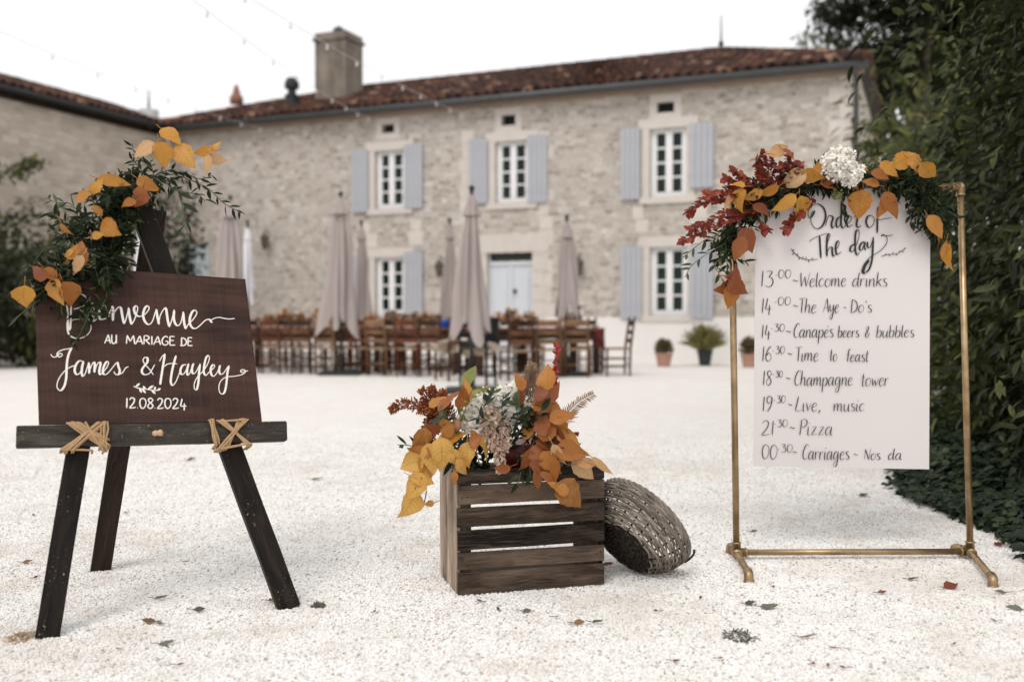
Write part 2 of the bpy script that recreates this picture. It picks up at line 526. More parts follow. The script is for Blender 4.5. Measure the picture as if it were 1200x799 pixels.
# ================================================================== GROUND
t = NT('white gravel ground')
co = t.coord()
vo = t.n('ShaderNodeTexVoronoi', Vector=co, Scale=95.0)
big = t.noise(co, .55, 4)
med = t.noise(co, 5.0, 4)
cell = t.n('ShaderNodeSeparateColor', Color=vo.outputs['Color']).outputs[0]
c = t.ramp(cell, [(0, (.60, .55, .50)), (.3, (.75, .72, .685)), (1, (.85, .83, .805))])
c = t.mix(t.ramp(med, [(.35, (.0, .0, .0)), (.75, (.30, .30, .30))]), c, (.60, .53, .45))
c = t.mix(t.ramp(big, [(.4, (0, 0, 0)), (.7, (.25, .25, .25))]), c, (.66, .60, .52))
t.set(Base_Color=c, Roughness=.9)
t.bump(vo.outputs['Distance'], -.8, .006)
M['ground'] = t.m
b = MB()
xs = [-120, -30, -14, -8, -4, 0, 4, 8, 14, 30, 120]
ys = [-20, 0, 2, 4, 6, 8, 12, 18, 30, 60, 200]
vs = [(x, y, 0) for y in ys for x in xs]
n = len(xs)
b.add(vs, [(j * n + i, j * n + i + 1, (j + 1) * n + i + 1, (j + 1) * n + i) for j in range(len(ys) - 1) for i in range(n - 1)])
tag(b.build('ground', M['ground']), 'wide courtyard ground of pale gravel', 'ground', kind='structure')

# loose stones of the gravel where they can be told from each other
t = NT('white gravel stones')
oi = t.n('ShaderNodeObjectInfo').outputs['Random']
c = t.ramp(oi, [(0, (.36, .315, .27)), (.07, (.60, .56, .515)), (.20, (.775, .755, .725)), (1, (.88, .868, .85))])
pw = t.n('ShaderNodeNewGeometry').outputs['Position']
p1 = t.noise(pw, .9, 4)
p2 = t.noise(pw, 6.0, 4)
pp = t.math('ADD', t.math('MULTIPLY', p1, .6), t.math('MULTIPLY', p2, .4))
c = t.mix(t.ramp(pp, [(.48, (0, 0, 0)), (.62, (.42, .42, .42))]), c, (.50, .43, .36))
t.set(Base_Color=c, Roughness=.85)
M['stones'] = t.m
b = MB()
nx, ny = 24, 16
vs = []
for j in range(ny + 1):
    y = 1.9 + (8.2 - 1.9) * (j / ny)
    for i in range(nx + 1):
        x = (i / nx * 2 - 1) * (.60 * y + .25)
        vs.append((x, y, .001))
b.add(vs, [(j * (nx + 1) + i, j * (nx + 1) + i + 1, (j + 1) * (nx + 1) + i + 1, (j + 1) * (nx + 1) + i) for j in range(ny) for i in range(nx)])
gr = tag(b.build('gravel', M['stones']), 'loose white gravel stones strewn over the courtyard', 'gravel', kind='stuff')
ng = bpy.data.node_groups.new('scatter stones', 'GeometryNodeTree')
ng.interface.new_socket('Geometry', in_out='INPUT', socket_type='NodeSocketGeometry')
ng.interface.new_socket('Geometry', in_out='OUTPUT', socket_type='NodeSocketGeometry')
N_ = ng.nodes; Lk = ng.links.new
gi, go = N_.new('NodeGroupInput'), N_.new('NodeGroupOutput')
dist = N_.new('GeometryNodeDistributePointsOnFaces')
pos = N_.new('GeometryNodeInputPosition'); sep = N_.new('ShaderNodeSeparateXYZ'); Lk(pos.outputs[0], sep.inputs[0])
mr = N_.new('ShaderNodeMapRange'); Lk(sep.outputs[1], mr.inputs[0])
for k, v in zip((1, 2, 3, 4), (3.4, 8.0, 14000.0, 400.0)): mr.inputs[k].default_value = v
Lk(mr.outputs[0], dist.inputs['Density'])
ico = N_.new('GeometryNodeMeshIcoSphere'); ico.inputs['Radius'].default_value = 1.0; ico.inputs['Subdivisions'].default_value = 2
shade = N_.new('GeometryNodeSetShadeSmooth'); Lk(ico.outputs[0], shade.inputs[0])
sm = N_.new('GeometryNodeSetMaterial'); sm.inputs['Material'].default_value = M['stones']; Lk(shade.outputs[0], sm.inputs[0])
inst = N_.new('GeometryNodeInstanceOnPoints')
Lk(gi.outputs[0], dist.inputs['Mesh']); Lk(dist.outputs['Points'], inst.inputs['Points']); Lk(sm.outputs[0], inst.inputs['Instance'])
rs = N_.new('FunctionNodeRandomValue'); rs.data_type = 'FLOAT_VECTOR'
rs.inputs[0].default_value = (.0026, .0026, .0020); rs.inputs[1].default_value = (.0070, .0062, .0046)
Lk(rs.outputs[0], inst.inputs['Scale'])
rr = N_.new('FunctionNodeRandomValue'); rr.data_type = 'FLOAT_VECTOR'; rr.inputs['Seed'].default_value = 3
rr.inputs[0].default_value = (-.5, -.5, 0); rr.inputs[1].default_value = (.5, .5, 6.28)
Lk(rr.outputs[0], inst.inputs['Rotation'])
Lk(inst.outputs[0], go.inputs[0])
gr.modifiers.new('stones', 'NODES').node_group = ng

# ================================================================== HOUSE
CR = at(1003, 400, 19.96); CR.z = 0
CL = at(199, 400, 26.7); CL.z = 0
UX = (CR - CL).normalized()
HL = (CR - CL).length
HANG = math.atan2(UX.y, UX.x)
UN = Vector((UX.y, -UX.x, 0))          # outwards, towards the courtyard
house = thing('stone_house', 'long two storey pale stone house with terracotta roof and blue grey shutters', 'house', CL, HANG)
def fac(px, py, off=0.0):
    """photo pixel on the facade -> (x along the facade, z)"""
    p = on_plane(px, py, CL + UN * off, UN)
    return (p - CL).dot(UX), p.z
EAVE = 5.94

def stone_mat(name, cols, mortar, bw, bh, rough=.9, stain=.3):
    """small roughly coursed stones: brick layout bent by noise, every stone its own tint"""
    t = NT(name)
    sp = t.n('ShaderNodeSeparateXYZ', Vector=t.coord())
    n1 = t.n('ShaderNodeTexNoise', Vector=t.coord(), Scale=2.2, Detail=4.0)
    ns = t.n('ShaderNodeSeparateColor', Color=n1.outputs[1])
    u = t.math('ADD', t.math('ADD', sp.outputs[0], t.math('MULTIPLY', sp.outputs[1], 1.0)), t.math('MULTIPLY', ns.outputs[0], .50))
    v = t.math('ADD', sp.outputs[2], t.math('MULTIPLY', ns.outputs[1], .22))
    uv = t.n('ShaderNodeCombineXYZ', X=u, Y=v, Z=0.0).outputs[0]
    br = t.n('ShaderNodeTexBrick', {'offset': .42, 'squash': .75, 'squash_frequency': 3}, Vector=uv, Color1=(0, 0, 0), Color2=(1, 1, 1), Mortar=(.5, .5, .5), Scale=1.0)
    br.inputs['Mortar Size'].default_value = .013
    br.inputs['Mortar Smooth'].default_value = .6
    br.inputs['Brick Width'].default_value = bw
    br.inputs['Row Height'].default_value = bh
    cell = t.n('ShaderNodeSeparateColor', Color=br.outputs['Color']).outputs[0]
    c = t.ramp(cell, [(i / (len(cols) - 1), k) for i, k in enumerate(cols)])
    fine = t.noise(t.coord(), 16.0, 5)
    c = t.mix(1.0, c, t.ramp(fine, [(.3, (.80, .80, .80)), (.7, (1.08, 1.08, 1.08))]), 'MULTIPLY')
    c = t.mix(br.outputs['Fac'], c, mortar)
    sn = t.noise(t.mapping(t.coord(), (.5, .5, .25)), 1.3, 5)
    c = t.mix(t.ramp(sn, [(.50, (0, 0, 0)), (.80, (stain, stain, stain))]), c, (.27, .235, .205))
    t.set(Base_Color=c, Roughness=rough)
    h = t.math('SUBTRACT', t.math('MULTIPLY', fine, .35), br.outputs['Fac'])
    t.bump(h, .8, .03)
    return t.m
M['rubble'] = stone_mat('pale rubble limestone', [(.34, .285, .24), (.50, .44, .385), (.61, .55, .49), (.43, .37, .32), (.70, .64, .58)], (.63, .58, .53), .19, .105, .9, .25)
M['wing_stone'] = stone_mat('beige coursed stone', [(.47, .395, .325), (.57, .49, .41), (.64, .56, .475)], (.60, .525, .445), .34, .17)
M['dressed'] = plain('dressed limestone', (.62, .565, .515), .85, 0, .14, 3.5, .3)
M['limewash'] = plain('limewashed base', (.78, .755, .735), .9, 0, .06, 1.2, .15)
M['frame_white'] = plain('white window paint', (.80, .80, .80), .5, 0, .03, 8, 0)
M['shutter'] = plain('blue grey shutter paint', (.42, .428, .465), .6, 0, .05, 4, .1)
M['door'] = plain('pale grey blue door paint', (.62, .65, .69), .5, 0, .04, 4, .1)
M['iron'] = plain('dark iron', (.022, .022, .022), .5, .3, .2, 20, .1)
M['zinc'] = plain('grey zinc gutter', (.075, .078, .080), .45, .4, .2, 3, .1)
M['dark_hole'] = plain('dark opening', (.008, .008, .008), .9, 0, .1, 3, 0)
t = NT('dark window glass')
t.set(Base_Color=t.mix(t.noise(t.coord(), 1.5, 2), (.004, .012, .010), (.010, .022, .018)), Roughness=.08)
t.b.inputs['Specular IOR Level'].default_value = .25
M['glass'] = t.m
t = NT('old terracotta roof tiles')
nz = t.attr()
fine = t.noise(t.coord(), 5.0, 5)
c = t.ramp(nz, [(0, (.030, .016, .013)), (.35, (.066, .029, .021)), (.7, (.105, .045, .030)), (.9, (.16, .074, .048)), (.985, (.36, .22, .15))])
c = t.mix(t.ramp(fine, [(.42, (0, 0, 0)), (.7, (.75, .75, .75))]), c, (.045, .034, .028))
t.set(Base_Color=c, Roughness=.9)
t.b.inputs['Specular IOR Level'].default_value = .2
t.bump(t.noise(t.coord(), 30.0, 3), .3, .01)
M['tiles'] = t.m

def wall_front(b, x0, x1, z0, z1, holes, depth, thick):
    """wall face with real openings and reveals; local frame, face at y=0, inside towards +y"""
    X = sorted({x0, x1, *[h[0] for h in holes], *[h[1] for h in holes]})
    Z = sorted({z0, z1, *[h[2] for h in holes], *[h[3] for h in holes]})
    for i in range(len(X) - 1):
        for j in range(len(Z) - 1):
            cx, cz = (X[i] + X[i + 1]) / 2, (Z[j] + Z[j + 1]) / 2
            if any(h[0] < cx < h[1] and h[2] < cz < h[3] for h in holes): continue
            b.add([(X[i], 0, Z[j]), (X[i + 1], 0, Z[j]), (X[i + 1], 0, Z[j + 1]), (X[i], 0, Z[j + 1])], [(0, 1, 2, 3)], None, .5)
    for a, c, d, e in holes:
        for q in ([(a, 0, d), (a, depth, d), (a, depth, e), (a, 0, e)], [(c, 0, d), (c, 0, e), (c, depth, e), (c, depth, d)],
                  [(a, 0, d), (c, 0, d), (c, depth, d), (a, depth, d)], [(a, 0, e), (a, depth, e), (c, depth, e), (c, 0, e)],
                  [(a, depth, d), (c, depth, d), (c, depth, e), (a, depth, e)]):
            b.add(q, [(0, 1, 2, 3)], None, .5)
    for q in ([(x0, 0, z0), (x0, 0, z1), (x0, thick, z1), (x0, thick, z0)], [(x1, 0, z0), (x1, thick, z0), (x1, thick, z1), (x1, 0, z1)],
              [(x0, thick, z0), (x0, thick, z1), (x1, thick, z1), (x1, thick, z0)], [(x0, 0, z1), (x1, 0, z1), (x1, thick, z1), (x0, thick, z1)]):
        b.add(q, [(0, 1, 2, 3)], None, .5)

def rect(px0, py0, px1, py1, off=0.0):
    xa, za = fac(px0, (py0 + py1) / 2, off)
    xb, zb = fac(px1, (py0 + py1) / 2, off)
    xm = (px0 + px1) / 2
    return xa, xb, fac(xm, py1, off)[1], fac(xm, py0, off)[1]
WIN = [rect(441, 178, 473, 243), rect(582, 167, 618, 236), rect(763, 152, 803, 229), rect(441, 303, 473, 367), rect(763, 291, 804, 368)]
DOOR = rect(571, 296, 624, 425)
VENT = [rect(448, 146, 462, 156), rect(588, 135, 604, 147), rect(770, 120, 790, 132)]
DOOR = (DOOR[0], DOOR[1], 0.03, DOOR[3])
holes = [(x0 - .03, x1 + .03, z0 - .03, z1 + .03) for x0, x1, z0, z1 in WIN] + [DOOR] + VENT
HW = 8.5
b = MB()
wall_front(b, 0, HL, 0, EAVE - .02, holes, .22, HW)
b.build('wall', M['rubble'], house, local=True)
# whitewashed base, from the door to the right corner, and left of the door
b = MB()
zb = .98
b.box(DOOR[1] + .32, HL - .01, -.02, -.003, 0, zb)
b.build('whitewashed_base', M['limewash'], house, local=True)
b = MB(); b.box(.3, DOOR[0] - .32, -.02, -.003, 0, .55); b.build('whitewashed_base', M['limewash'], house, local=True)
# dressed stone bands and corner stones
b = MB()
for k in range(15):
    wq = .55 if k % 2 else .34
    b.box(HL - wq, HL + .012, -.012, .3, 1.0 + k * .33, 1.0 + k * .33 + .315)
b.build('corner_stones', M['dressed'], house, local=True)
cxs = [(WIN[0][0] - .42, 1.2, EAVE - 1.1), (WIN[0][1] + .16, 1.2, EAVE - 1.0), (fac(541, 250)[0], 1.2, EAVE - .8), (fac(632, 250)[0], .6, EAVE - .9), (WIN[2][0] - .36, 1.0, EAVE - .9), (WIN[2][1] + .1, 1.0, EAVE - .9)]
for x0, z0, z1 in cxs:
    z = z0
    while z < z1:
        hh = rng.uniform(.24, .36)
        wq = rng.uniform(.22, .42)
        xx = x0 + rng.uniform(-.05, .03)
        if not any(h[0] - .12 < xx + wq and xx < h[1] + .12 and h[2] - .12 < z + hh and z < h[3] + .12 for h in holes):
            b = MB(); b.box(xx, xx + wq, -.008, .02, z, z + hh - .015); b.build('dressed_stone', M['dressed'], house, local=True)
        z += hh
b = MB()
b.box(-.1, HL + .12, -.14, .0, EAVE - .13, EAVE - .03)
b.build('cornice', plain('cornice stone', (.36, .27, .205), .9, 0, .2, 2, .3), house, local=True)
b = MB()
b.tube([(-.2, -.36, EAVE + .0), (HL + .22, -.36, EAVE + .0)], .085, 10)
b.build('gutter', M['zinc'], house, local=True, smooth=True)
b = MB()
b.tube([(HL - .02, -.36, EAVE), (HL - .02, -.2, EAVE - .25), (HL - .02, -.09, EAVE - .45), (HL - .02, -.09, .05)], .055, 8)
for z in (1.6, 3.2, 4.8): b.tube([(HL - .02, -.09, z), (HL - .02, -.09, z + .05)], .065, 8)
b.build('downpipe', M['zinc'], house, local=True, smooth=True)

def tiled(b, e0, e1, r0, r1, tile_w=.24, row=.34, keep=None):
    """canal tile slope: eave line e0-e1, ridge line r0-r1"""
    e0, e1, r0, r1 = map(Vector, (e0, e1, r0, r1))
    n = (e1 - e0).cross(r0 - e0).normalized()
    if n.z < 0: n = -n
    W = max((e1 - e0).length, (r1 - r0).length)
    S = ((r0 + r1) / 2 - (e0 + e1) / 2).length
    nu, nr = max(1, int(W / tile_w)), max(1, int(S / row))
    prof = [(0, 0), (.10, -.02), (.25, .035), (.5, .075), (.75, .035), (.90, -.02), (1, 0)]
    for j in range(nr):
        v0, v1 = j / nr, (j + 1) / nr + .02
        for i in range(nu):
            vs = []
            jz, jr = rng.uniform(-.012, .012), rng.uniform(-.02, .02)
            for v, lift in ((v0 + jr / S, .045), (min(v1, 1.0), .0)):
                A, B = e0.lerp(r0, v), e1.lerp(r1, v)
                for pu, ph in prof:
                    p = A.lerp(B, (i + pu) / nu)
                    vs.append(p + n * (ph + lift + jz + .02))
            k = len(prof)
            fs = [(a, a + 1, k + a + 1, k + a) for a in range(k - 1)]
            # thickness at the lower end
            low = [p - n * .06 for p in vs[:k]]
            b.add(vs + low, fs + [(a + 1, a, 2 * k + a, 2 * k + a + 1) for a in range(k - 1)], None, rng.random() ** 1.2)
RB, RR = 4.2, 1.72
xr = fac(845, 57, -RB)[0]
xl = 3.2
b = MB()
tiled(b, (-.3, -.42, EAVE + .05), (HL + .22, -.42, EAVE + .05), (xl, RB, EAVE + RR), (xr, RB, EAVE + RR))
tiled(b, (HL + .22, -.42, EAVE + .05), (HL + .22, HW + .3, EAVE + .05), (xr, RB, EAVE + RR), (xr + .02, RB, EAVE + RR), .5, .5)
tiled(b, (HL + .22, HW + .3, EAVE + .05), (-.3, HW + .3, EAVE + .05), (xr, RB, EAVE + RR), (xl, RB, EAVE + RR), .6, .6)
tiled(b, (-.3, HW + .3, EAVE + .05), (-.3, -.42, EAVE + .05), (xl, RB, EAVE + RR), (xl - .02, RB, EAVE + RR), .5, .5)
b.add([(-.3, -.42, EAVE + .04), (HL + .22, -.42, EAVE + .04), (HL + .22, HW + .3, EAVE + .04), (-.3, HW + .3, EAVE + .04), (xl, RB, EAVE + RR - .02), (xr, RB, EAVE + RR - .02)],
      [(0, 1, 5, 4), (1, 2, 5), (2, 3, 4, 5), (3, 0, 4)], None, .2)
roof = b.build('roof', M['tiles'], house, local=True)
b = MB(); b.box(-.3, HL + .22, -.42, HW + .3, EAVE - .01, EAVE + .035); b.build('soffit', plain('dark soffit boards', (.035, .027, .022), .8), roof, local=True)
b = MB()
def ridge(b, p, q, rad=.13, seg=.42):
    p, q = Vector(p), Vector(q)
    n = max(1, int((q - p).length / seg))
    for i in range(n):
        a, c = p.lerp(q, i / n), p.lerp(q, (i + 1.12) / n)
        b.tube([a, c], [rad * 1.06, rad * .94], 10, r=rng.random())
ridge(b, (xl, RB, EAVE + RR), (xr, RB, EAVE + RR))
ridge(b, (HL + .22, -.42, EAVE + .1), (xr, RB, EAVE + RR))
ridge(b, (-.3, -.42, EAVE + .1), (xl, RB, EAVE + RR))
b.build('ridge_tiles', M['tiles'], roof, local=True, smooth=True)
b = MB()
b.tube([(xr, RB, EAVE + RR + .05), (xr, RB, EAVE + RR + .9)], [.03, .012], 6)
b.blob((xr, RB, EAVE + RR + .2), .07)
b.build('finial', M['iron'], roof, local=True, smooth=True)

# chimney
def roofz(y): return EAVE + .05 + (y + .42) / (RB + .42) * (RR - .05)
cy = 1.5
x0, zt = fac(369, 42, -cy)
x1, _ = fac(405, 42, -cy)
b = MB()
b.box(x0, x1, cy, cy + .85, roofz(cy) - .4, zt - .16)
b.box(x0 - .05, x1 + .05, cy - .05, cy + .9, zt - .16, zt - .08)
b.box(x0, x1, cy, cy + .85, zt - .08, zt + .05)
t = NT('weathered chimney render')
nz = t.noise(t.coord(), 1.6, 6, .65)
nz2 = t.noise(t.mapping(t.coord(), (2, 2, .35)), 2.0, 5)
c = t.ramp(nz, [(.3, (.10, .082, .068)), (.55, (.22, .185, .15)), (.75, (.30, .25, .205))])
c = t.mix(t.ramp(nz2, [(.5, (0, 0, 0)), (.7, (.6, .6, .6))]), c, (.085, .072, .062))
t.set(Base_Color=c, Roughness=.9)
t.bump(nz, .5, .03)
chm = b.build('chimney', t.m, roof, local=True)
b = MB()
xm = (x0 + x1) / 2
b.lathe((xm, cy + .42, zt + .05), [(.10, 0), (.10, .12), (.16, .14), (.16, .17), (.03, .26)], 10)
b.build('chimney_cowl', M['zinc'], chm, local=True)
y_ = .9
xv, zv = fac(342, 92, -y_)
b = MB()
b.lathe((xv, y_, roofz(y_) - .1), [(.17, 0), (.17, .38), (.19, .40), (.19, .44)], 12)
b.lathe((xv, y_, roofz(y_) + .30), [(.11, 0), (.11, .2), (.19, .22), (.19, zv - roofz(y_) - .42), (.13, zv - roofz(y_) - .3)], 12)
b.build('vent_pipe', M['iron'], roof, local=True)
xv, zv = fac(277, 99, -3.6)
b = MB()
b.lathe((xv, 3.6, EAVE + 1.5), [(.20, 0), (.20, .2), (.13, .28), (.07, .5), (.02, zv - EAVE - 1.5)], 10)
b.build('finial', plain('terracotta finial', (.26, .12, .08), .8), roof, local=True, smooth=True)

# windows
def window(x0, x1, z0, z1):
    y0 = .10
    b = MB()
    fw = .055
    b.box(x0 - .03, x0 + fw, y0, y0 + .06, z0 - .03, z1 + .03); b.box(x1 - fw, x1 + .03, y0, y0 + .06, z0 - .03, z1 + .03)
    b.box(x0 + fw, x1 - fw, y0, y0 + .06, z1 - fw, z1 + .03); b.box(x0 + fw, x1 - fw, y0, y0 + .06, z0 - .03, z0 + fw + .03)
    xm = (x0 + x1) / 2
    b.box(xm - .075, xm + .075, y0 - .012, y0 + .05, z0 + fw + .03, z1 - fw)
    for k in range(1, 4):
        z = z0 + fw + .03 + (z1 - z0 - 2 * fw - .03) * k / 4
        b.box(x0 + fw, xm - .075, y0 + .01, y0 + .045, z - .02, z + .02); b.box(xm + .075, x1 - fw, y0 + .01, y0 + .045, z - .02, z + .02)
    for a, c in ((x0 + fw, x0 + fw + .045), (x1 - fw - .045, x1 - fw)):
        b.box(a, c, y0 + .005, y0 + .055, z0 + fw + .03, z1 - fw)
    o = b.build('window', M['frame_white'], house, local=True)
    b = MB()
    b.box(x0 - .02, x1 + .02, y0 + .062, y0 + .075, z0 - .02, z1 + .02)
    b.build('pane', M['glass'], o, local=True)
    b = MB()
    b.box(x0 - .25, x1 + .25, -.05, .10, z0 - .17, z0 - .03)
    b.build('sill', M['dressed'], o, local=True)
    b = MB()
    b.box(x0 - .20, x0 - .032, -.022, .1, z0 - .03, z1 + .03); b.box(x1 + .032, x1 + .20, -.022, .1, z0 - .03, z1 + .03)
    b.box(x0 - .28, x1 + .28, -.028, .1, z1 + .032, z1 + .25)
    b.build('stone_surround', M['dressed'], o, local=True)
for q in WIN: window(*q)
def shutter(px0, py0, px1, py1, slant=0):
    x0, x1, z0, z1 = rect(px0, py0, px1, py1, .06)
    b = MB()
    nb = 4
    wq = (x1 - x0) / nb
    for k in range(nb):
        b.box(x0 + k * wq + .004, x0 + (k + 1) * wq - .004, -.075, -.045, z0, z1)
    for z in (z0 + .18, z1 - .26):
        b.box(x0 + .02, x1 - .02, -.045, -.026, z, z + .09)
    o = b.build('shutter', M['shutter'], house, local=True)
    for z in (z0 + .25, z1 - .25):
        b = MB(); b.box(x0 - .04, x1 + .04, -.082, -.076, z, z + .03); b.build('hinge', M['shutter'], o, local=True)
for q in [(412, 176, 431, 249), (473.5, 169, 495, 244), (550, 163, 571, 239), (618, 158, 641, 237.5), (727, 150, 750, 234), (808, 144, 836, 220), (473.5, 295, 495, 368), (727, 288.5, 752, 374), (808, 288.5, 836, 373), (412, 301, 431, 370)]:
    shutter(*q)
# attic openings
for x0, x1, z0, z1 in VENT:
    b = MB()
    b.box(x0 - .16, x1 + .16, -.014, .1, z1 + .002, z1 + .16); b.box(x0 - .16, x1 + .16, -.014, .1, z0 - .16, z0 - .002)
    b.box(x0 - .16, x0 - .002, -.014, .1, z0, z1); b.box(x1 + .002, x1 + .16, -.014, .1, z0, z1)
    o = b.build('attic_vent', M['dressed'], house, local=True)
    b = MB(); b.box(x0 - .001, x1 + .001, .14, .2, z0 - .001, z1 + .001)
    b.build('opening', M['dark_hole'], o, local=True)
# door with iron transom
x0, x1, z0, z1 = DOOR
zt = fac(597, 309)[1]
xm = (x0 + x1) / 2
b = MB()
for a, c in ((x0 + .03, xm - .008), (xm + .008, x1 - .03)):
    b.box(a, c, .12, .17, z0 + .02, zt - .03)
    for d, e in ((z0 + .15, z0 + .75), (z0 + .9, zt - .2)):
        b.box(a + .09, c - .09, .10, .119, d, e)
b.box(xm - .035, xm + .035, .095, .118, z0 + .02, zt - .03)
dr = b.build('door', M['door'], house, local=True)
b = MB(); b.box(x0 + .01, x1 - .01, .08, .2, zt - .03, zt + .06); b.box(x0 - .0, x0 + .03, .09, .19, z0, z1); b.box(x1 - .03, x1, .09, .19, z0, z1)
b.build('door_frame', M['door'], dr, local=True)
b = MB(); b.tube([(xm + .1, .06, z0 + 1.0), (xm + .1, .06, z0 + 1.15)], .015, 6); b.build('handle', M['iron'], dr, local=True)
b = MB(); b.blob((xm + .1, .07, z0 + 1.55), .05); b.build('knocker', M['iron'], dr, local=True)
b = MB(); b.box(x0 + .03, x1 - .03, .165, .19, zt + .062, z1)
tr = b.build('transom', M['dark_hole'], house, local=True)
b = MB()
for k in range(5):
    a = x0 + .05 + (x1 - x0 - .1) * k / 4
    b.tube([(a, .13, zt + .06), (a, .13, z1)], .012, 6)
    if k < 4:
        c = x0 + .05 + (x1 - x0 - .1) * (k + 1) / 4
        b.tube([(a, .13, zt + .06), (c, .13, z1)], .010, 6); b.tube([(a, .13, z1), (c, .13, zt + .06)], .010, 6)
b.build('grille', plain('grey iron', (.16, .16, .16), .5), tr, local=True)
b = MB()
for s, a, c in ((-1, x0 - .34, x0), (1, x1, x1 + .34)):
    z = 0
    k = 0
    while z < z1:
        d = .06 * (k % 2)
        hh = min(.34, z1 - z)
        b.box(a + (d if s < 0 else 0), c - (d if s > 0 else 0), -.02, .08, z, z + hh - .012)
        z += hh; k += 1
b.box(x0 - .4, x1 + .4, -.024, .1, z1 + .002, z1 + .42)
b.build('door_surround', M['dressed'], house, local=True)
# wall lanterns
for px, py in ((310, 284), (514.5, 316), (678, 314)):
    x, z = fac(px, py, .2)
    b = MB()
    b.lathe((x, -.2, z - .17), [(.05, 0), (.07, .03), (.115, .26), (.135, .28), (.04, .38), (.015, .42)], 6)
    b.tube([(x, -.2, z + .24), (x, -.12, z + .34), (x, -.01, z + .26)], .014, 6)
    o = b.build('wall_lantern', plain('verdigris lantern metal', (.10, .085, .06), .6, .2), house, local=True)
# pale blue side door far left
x0, x1, z0, z1 = rect(222, 288, 246, 420)
b = MB(); b.box(x0, x1, -.05, -.004, .02, z1)
for k in (1, 2): b.box(x0 + (x1 - x0) * k / 3 - .01, x0 + (x1 - x0) * k / 3 + .01, -.056, -.0501, .05, z1 - .05)
b.build('side_door', plain('pale blue paint', (.48, .55, .58), .6), house, local=True)

# ------------------------------------------------------------------ left wing, at a right angle
wing = thing('stone_barn', 'beige stone side wing on the left edge with low tiled roof', 'building', CL + UN * 11.0, HANG + math.pi / 2)
# local: x runs from the viewer's end towards the corner, y inwards (to the left)
WL = 11.0
b = MB()
wall_front(b, 0, WL - .02, 0, EAVE - .02, [], .2, 4.0)
b.build('wall', M['wing_stone'], wing, local=True)
b = MB(); b.box(.0, WL, -.10, -.001, EAVE - .16, EAVE - .03); b.build('cornice', M['easel_wood'], wing, local=True)
b = MB()
wr, wb = .95, 2.4
tiled(b, (-.1, -.30, EAVE + .05), (WL + .3, -.30, EAVE + .05), (-.1, wb, EAVE + wr), (WL + .3, wb, EAVE + wr))
tiled(b, (WL + .3, 2 * wb + .3, EAVE + .05), (-.1, 2 * wb + .3, EAVE + .05), (WL + .3, wb, EAVE + wr), (-.1, wb, EAVE + wr), .5, .5)
b.add([(-.1, -.3, EAVE + .03), (WL + .3, -.3, EAVE + .03), (WL + .3, wb, EAVE + wr - .02), (-.1, wb, EAVE + wr - .02), (WL + .3, 2 * wb + .3, EAVE + .03), (-.1, 2 * wb + .3, EAVE + .03)], [(0, 1, 2, 3), (3, 2, 4, 5), (0, 5, 4, 1), (1, 4, 2), (0, 3, 5)], None, .2)
rf = b.build('roof', M['tiles'], wing, local=True)
b = MB(); ridge(b, (-.1, wb, EAVE + wr), (WL + .3, wb, EAVE + wr), .12); b.build('ridge_tiles', M['tiles'], rf, local=True, smooth=True)
b = MB(); b.tube([(.0, -.30, EAVE), (WL + .3, -.30, EAVE)], .07, 10); b.build('gutter', M['iron'], wing, local=True, smooth=True)
# white bracket with spike in the corner of the two roofs
p = CL + UN * .55 + UX * -.15
fl = thing('roof_spike', 'white metal funnel with dark spike where the two roofs meet', 'finial', (p.x, p.y, EAVE - .15))
b = MB(); b.lathe((p.x, p.y, EAVE - .15), [(.10, 0), (.12, .3), (.24, .42), (.26, .62), (.20, .64)], 12); b.build('funnel', plain('white zinc', (.62, .62, .62), .5), fl)
b = MB(); b.tube([(p.x, p.y, EAVE + .4), (p.x, p.y, EAVE + 1.0)], [.04, .01], 6); b.build('spike', M['iron'], fl)
# ================================================================== VEGETATION
M['hedge_leaf'] = leafmat('dark hedge leaves', [(.0, (.009, .012, .005)), (.40, (.020, .027, .010)), (.75, (.050, .060, .020)), (.93, (.12, .125, .040)), (1, (.22, .19, .06))], .5, .2, .12, False, .2)  # rare yellowish stops put lit highlights of the hedge into the leaf colour
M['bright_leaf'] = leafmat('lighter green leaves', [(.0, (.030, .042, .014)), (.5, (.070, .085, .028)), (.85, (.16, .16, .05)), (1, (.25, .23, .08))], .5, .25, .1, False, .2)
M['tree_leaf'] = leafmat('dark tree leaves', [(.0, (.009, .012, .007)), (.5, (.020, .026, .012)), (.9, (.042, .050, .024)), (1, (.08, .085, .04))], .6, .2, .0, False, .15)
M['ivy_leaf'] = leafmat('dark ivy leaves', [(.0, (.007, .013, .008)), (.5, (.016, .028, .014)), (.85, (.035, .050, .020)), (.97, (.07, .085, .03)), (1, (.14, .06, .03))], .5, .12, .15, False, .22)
M['straw_leaf'] = leafmat('yellow grass blades', [(.0, (.22, .20, .07)), (1, (.40, .37, .16))], .6, .3, 0)
M['bark'] = plain('bark', (.07, .055, .04), .9, 0, .4, 8, .8)

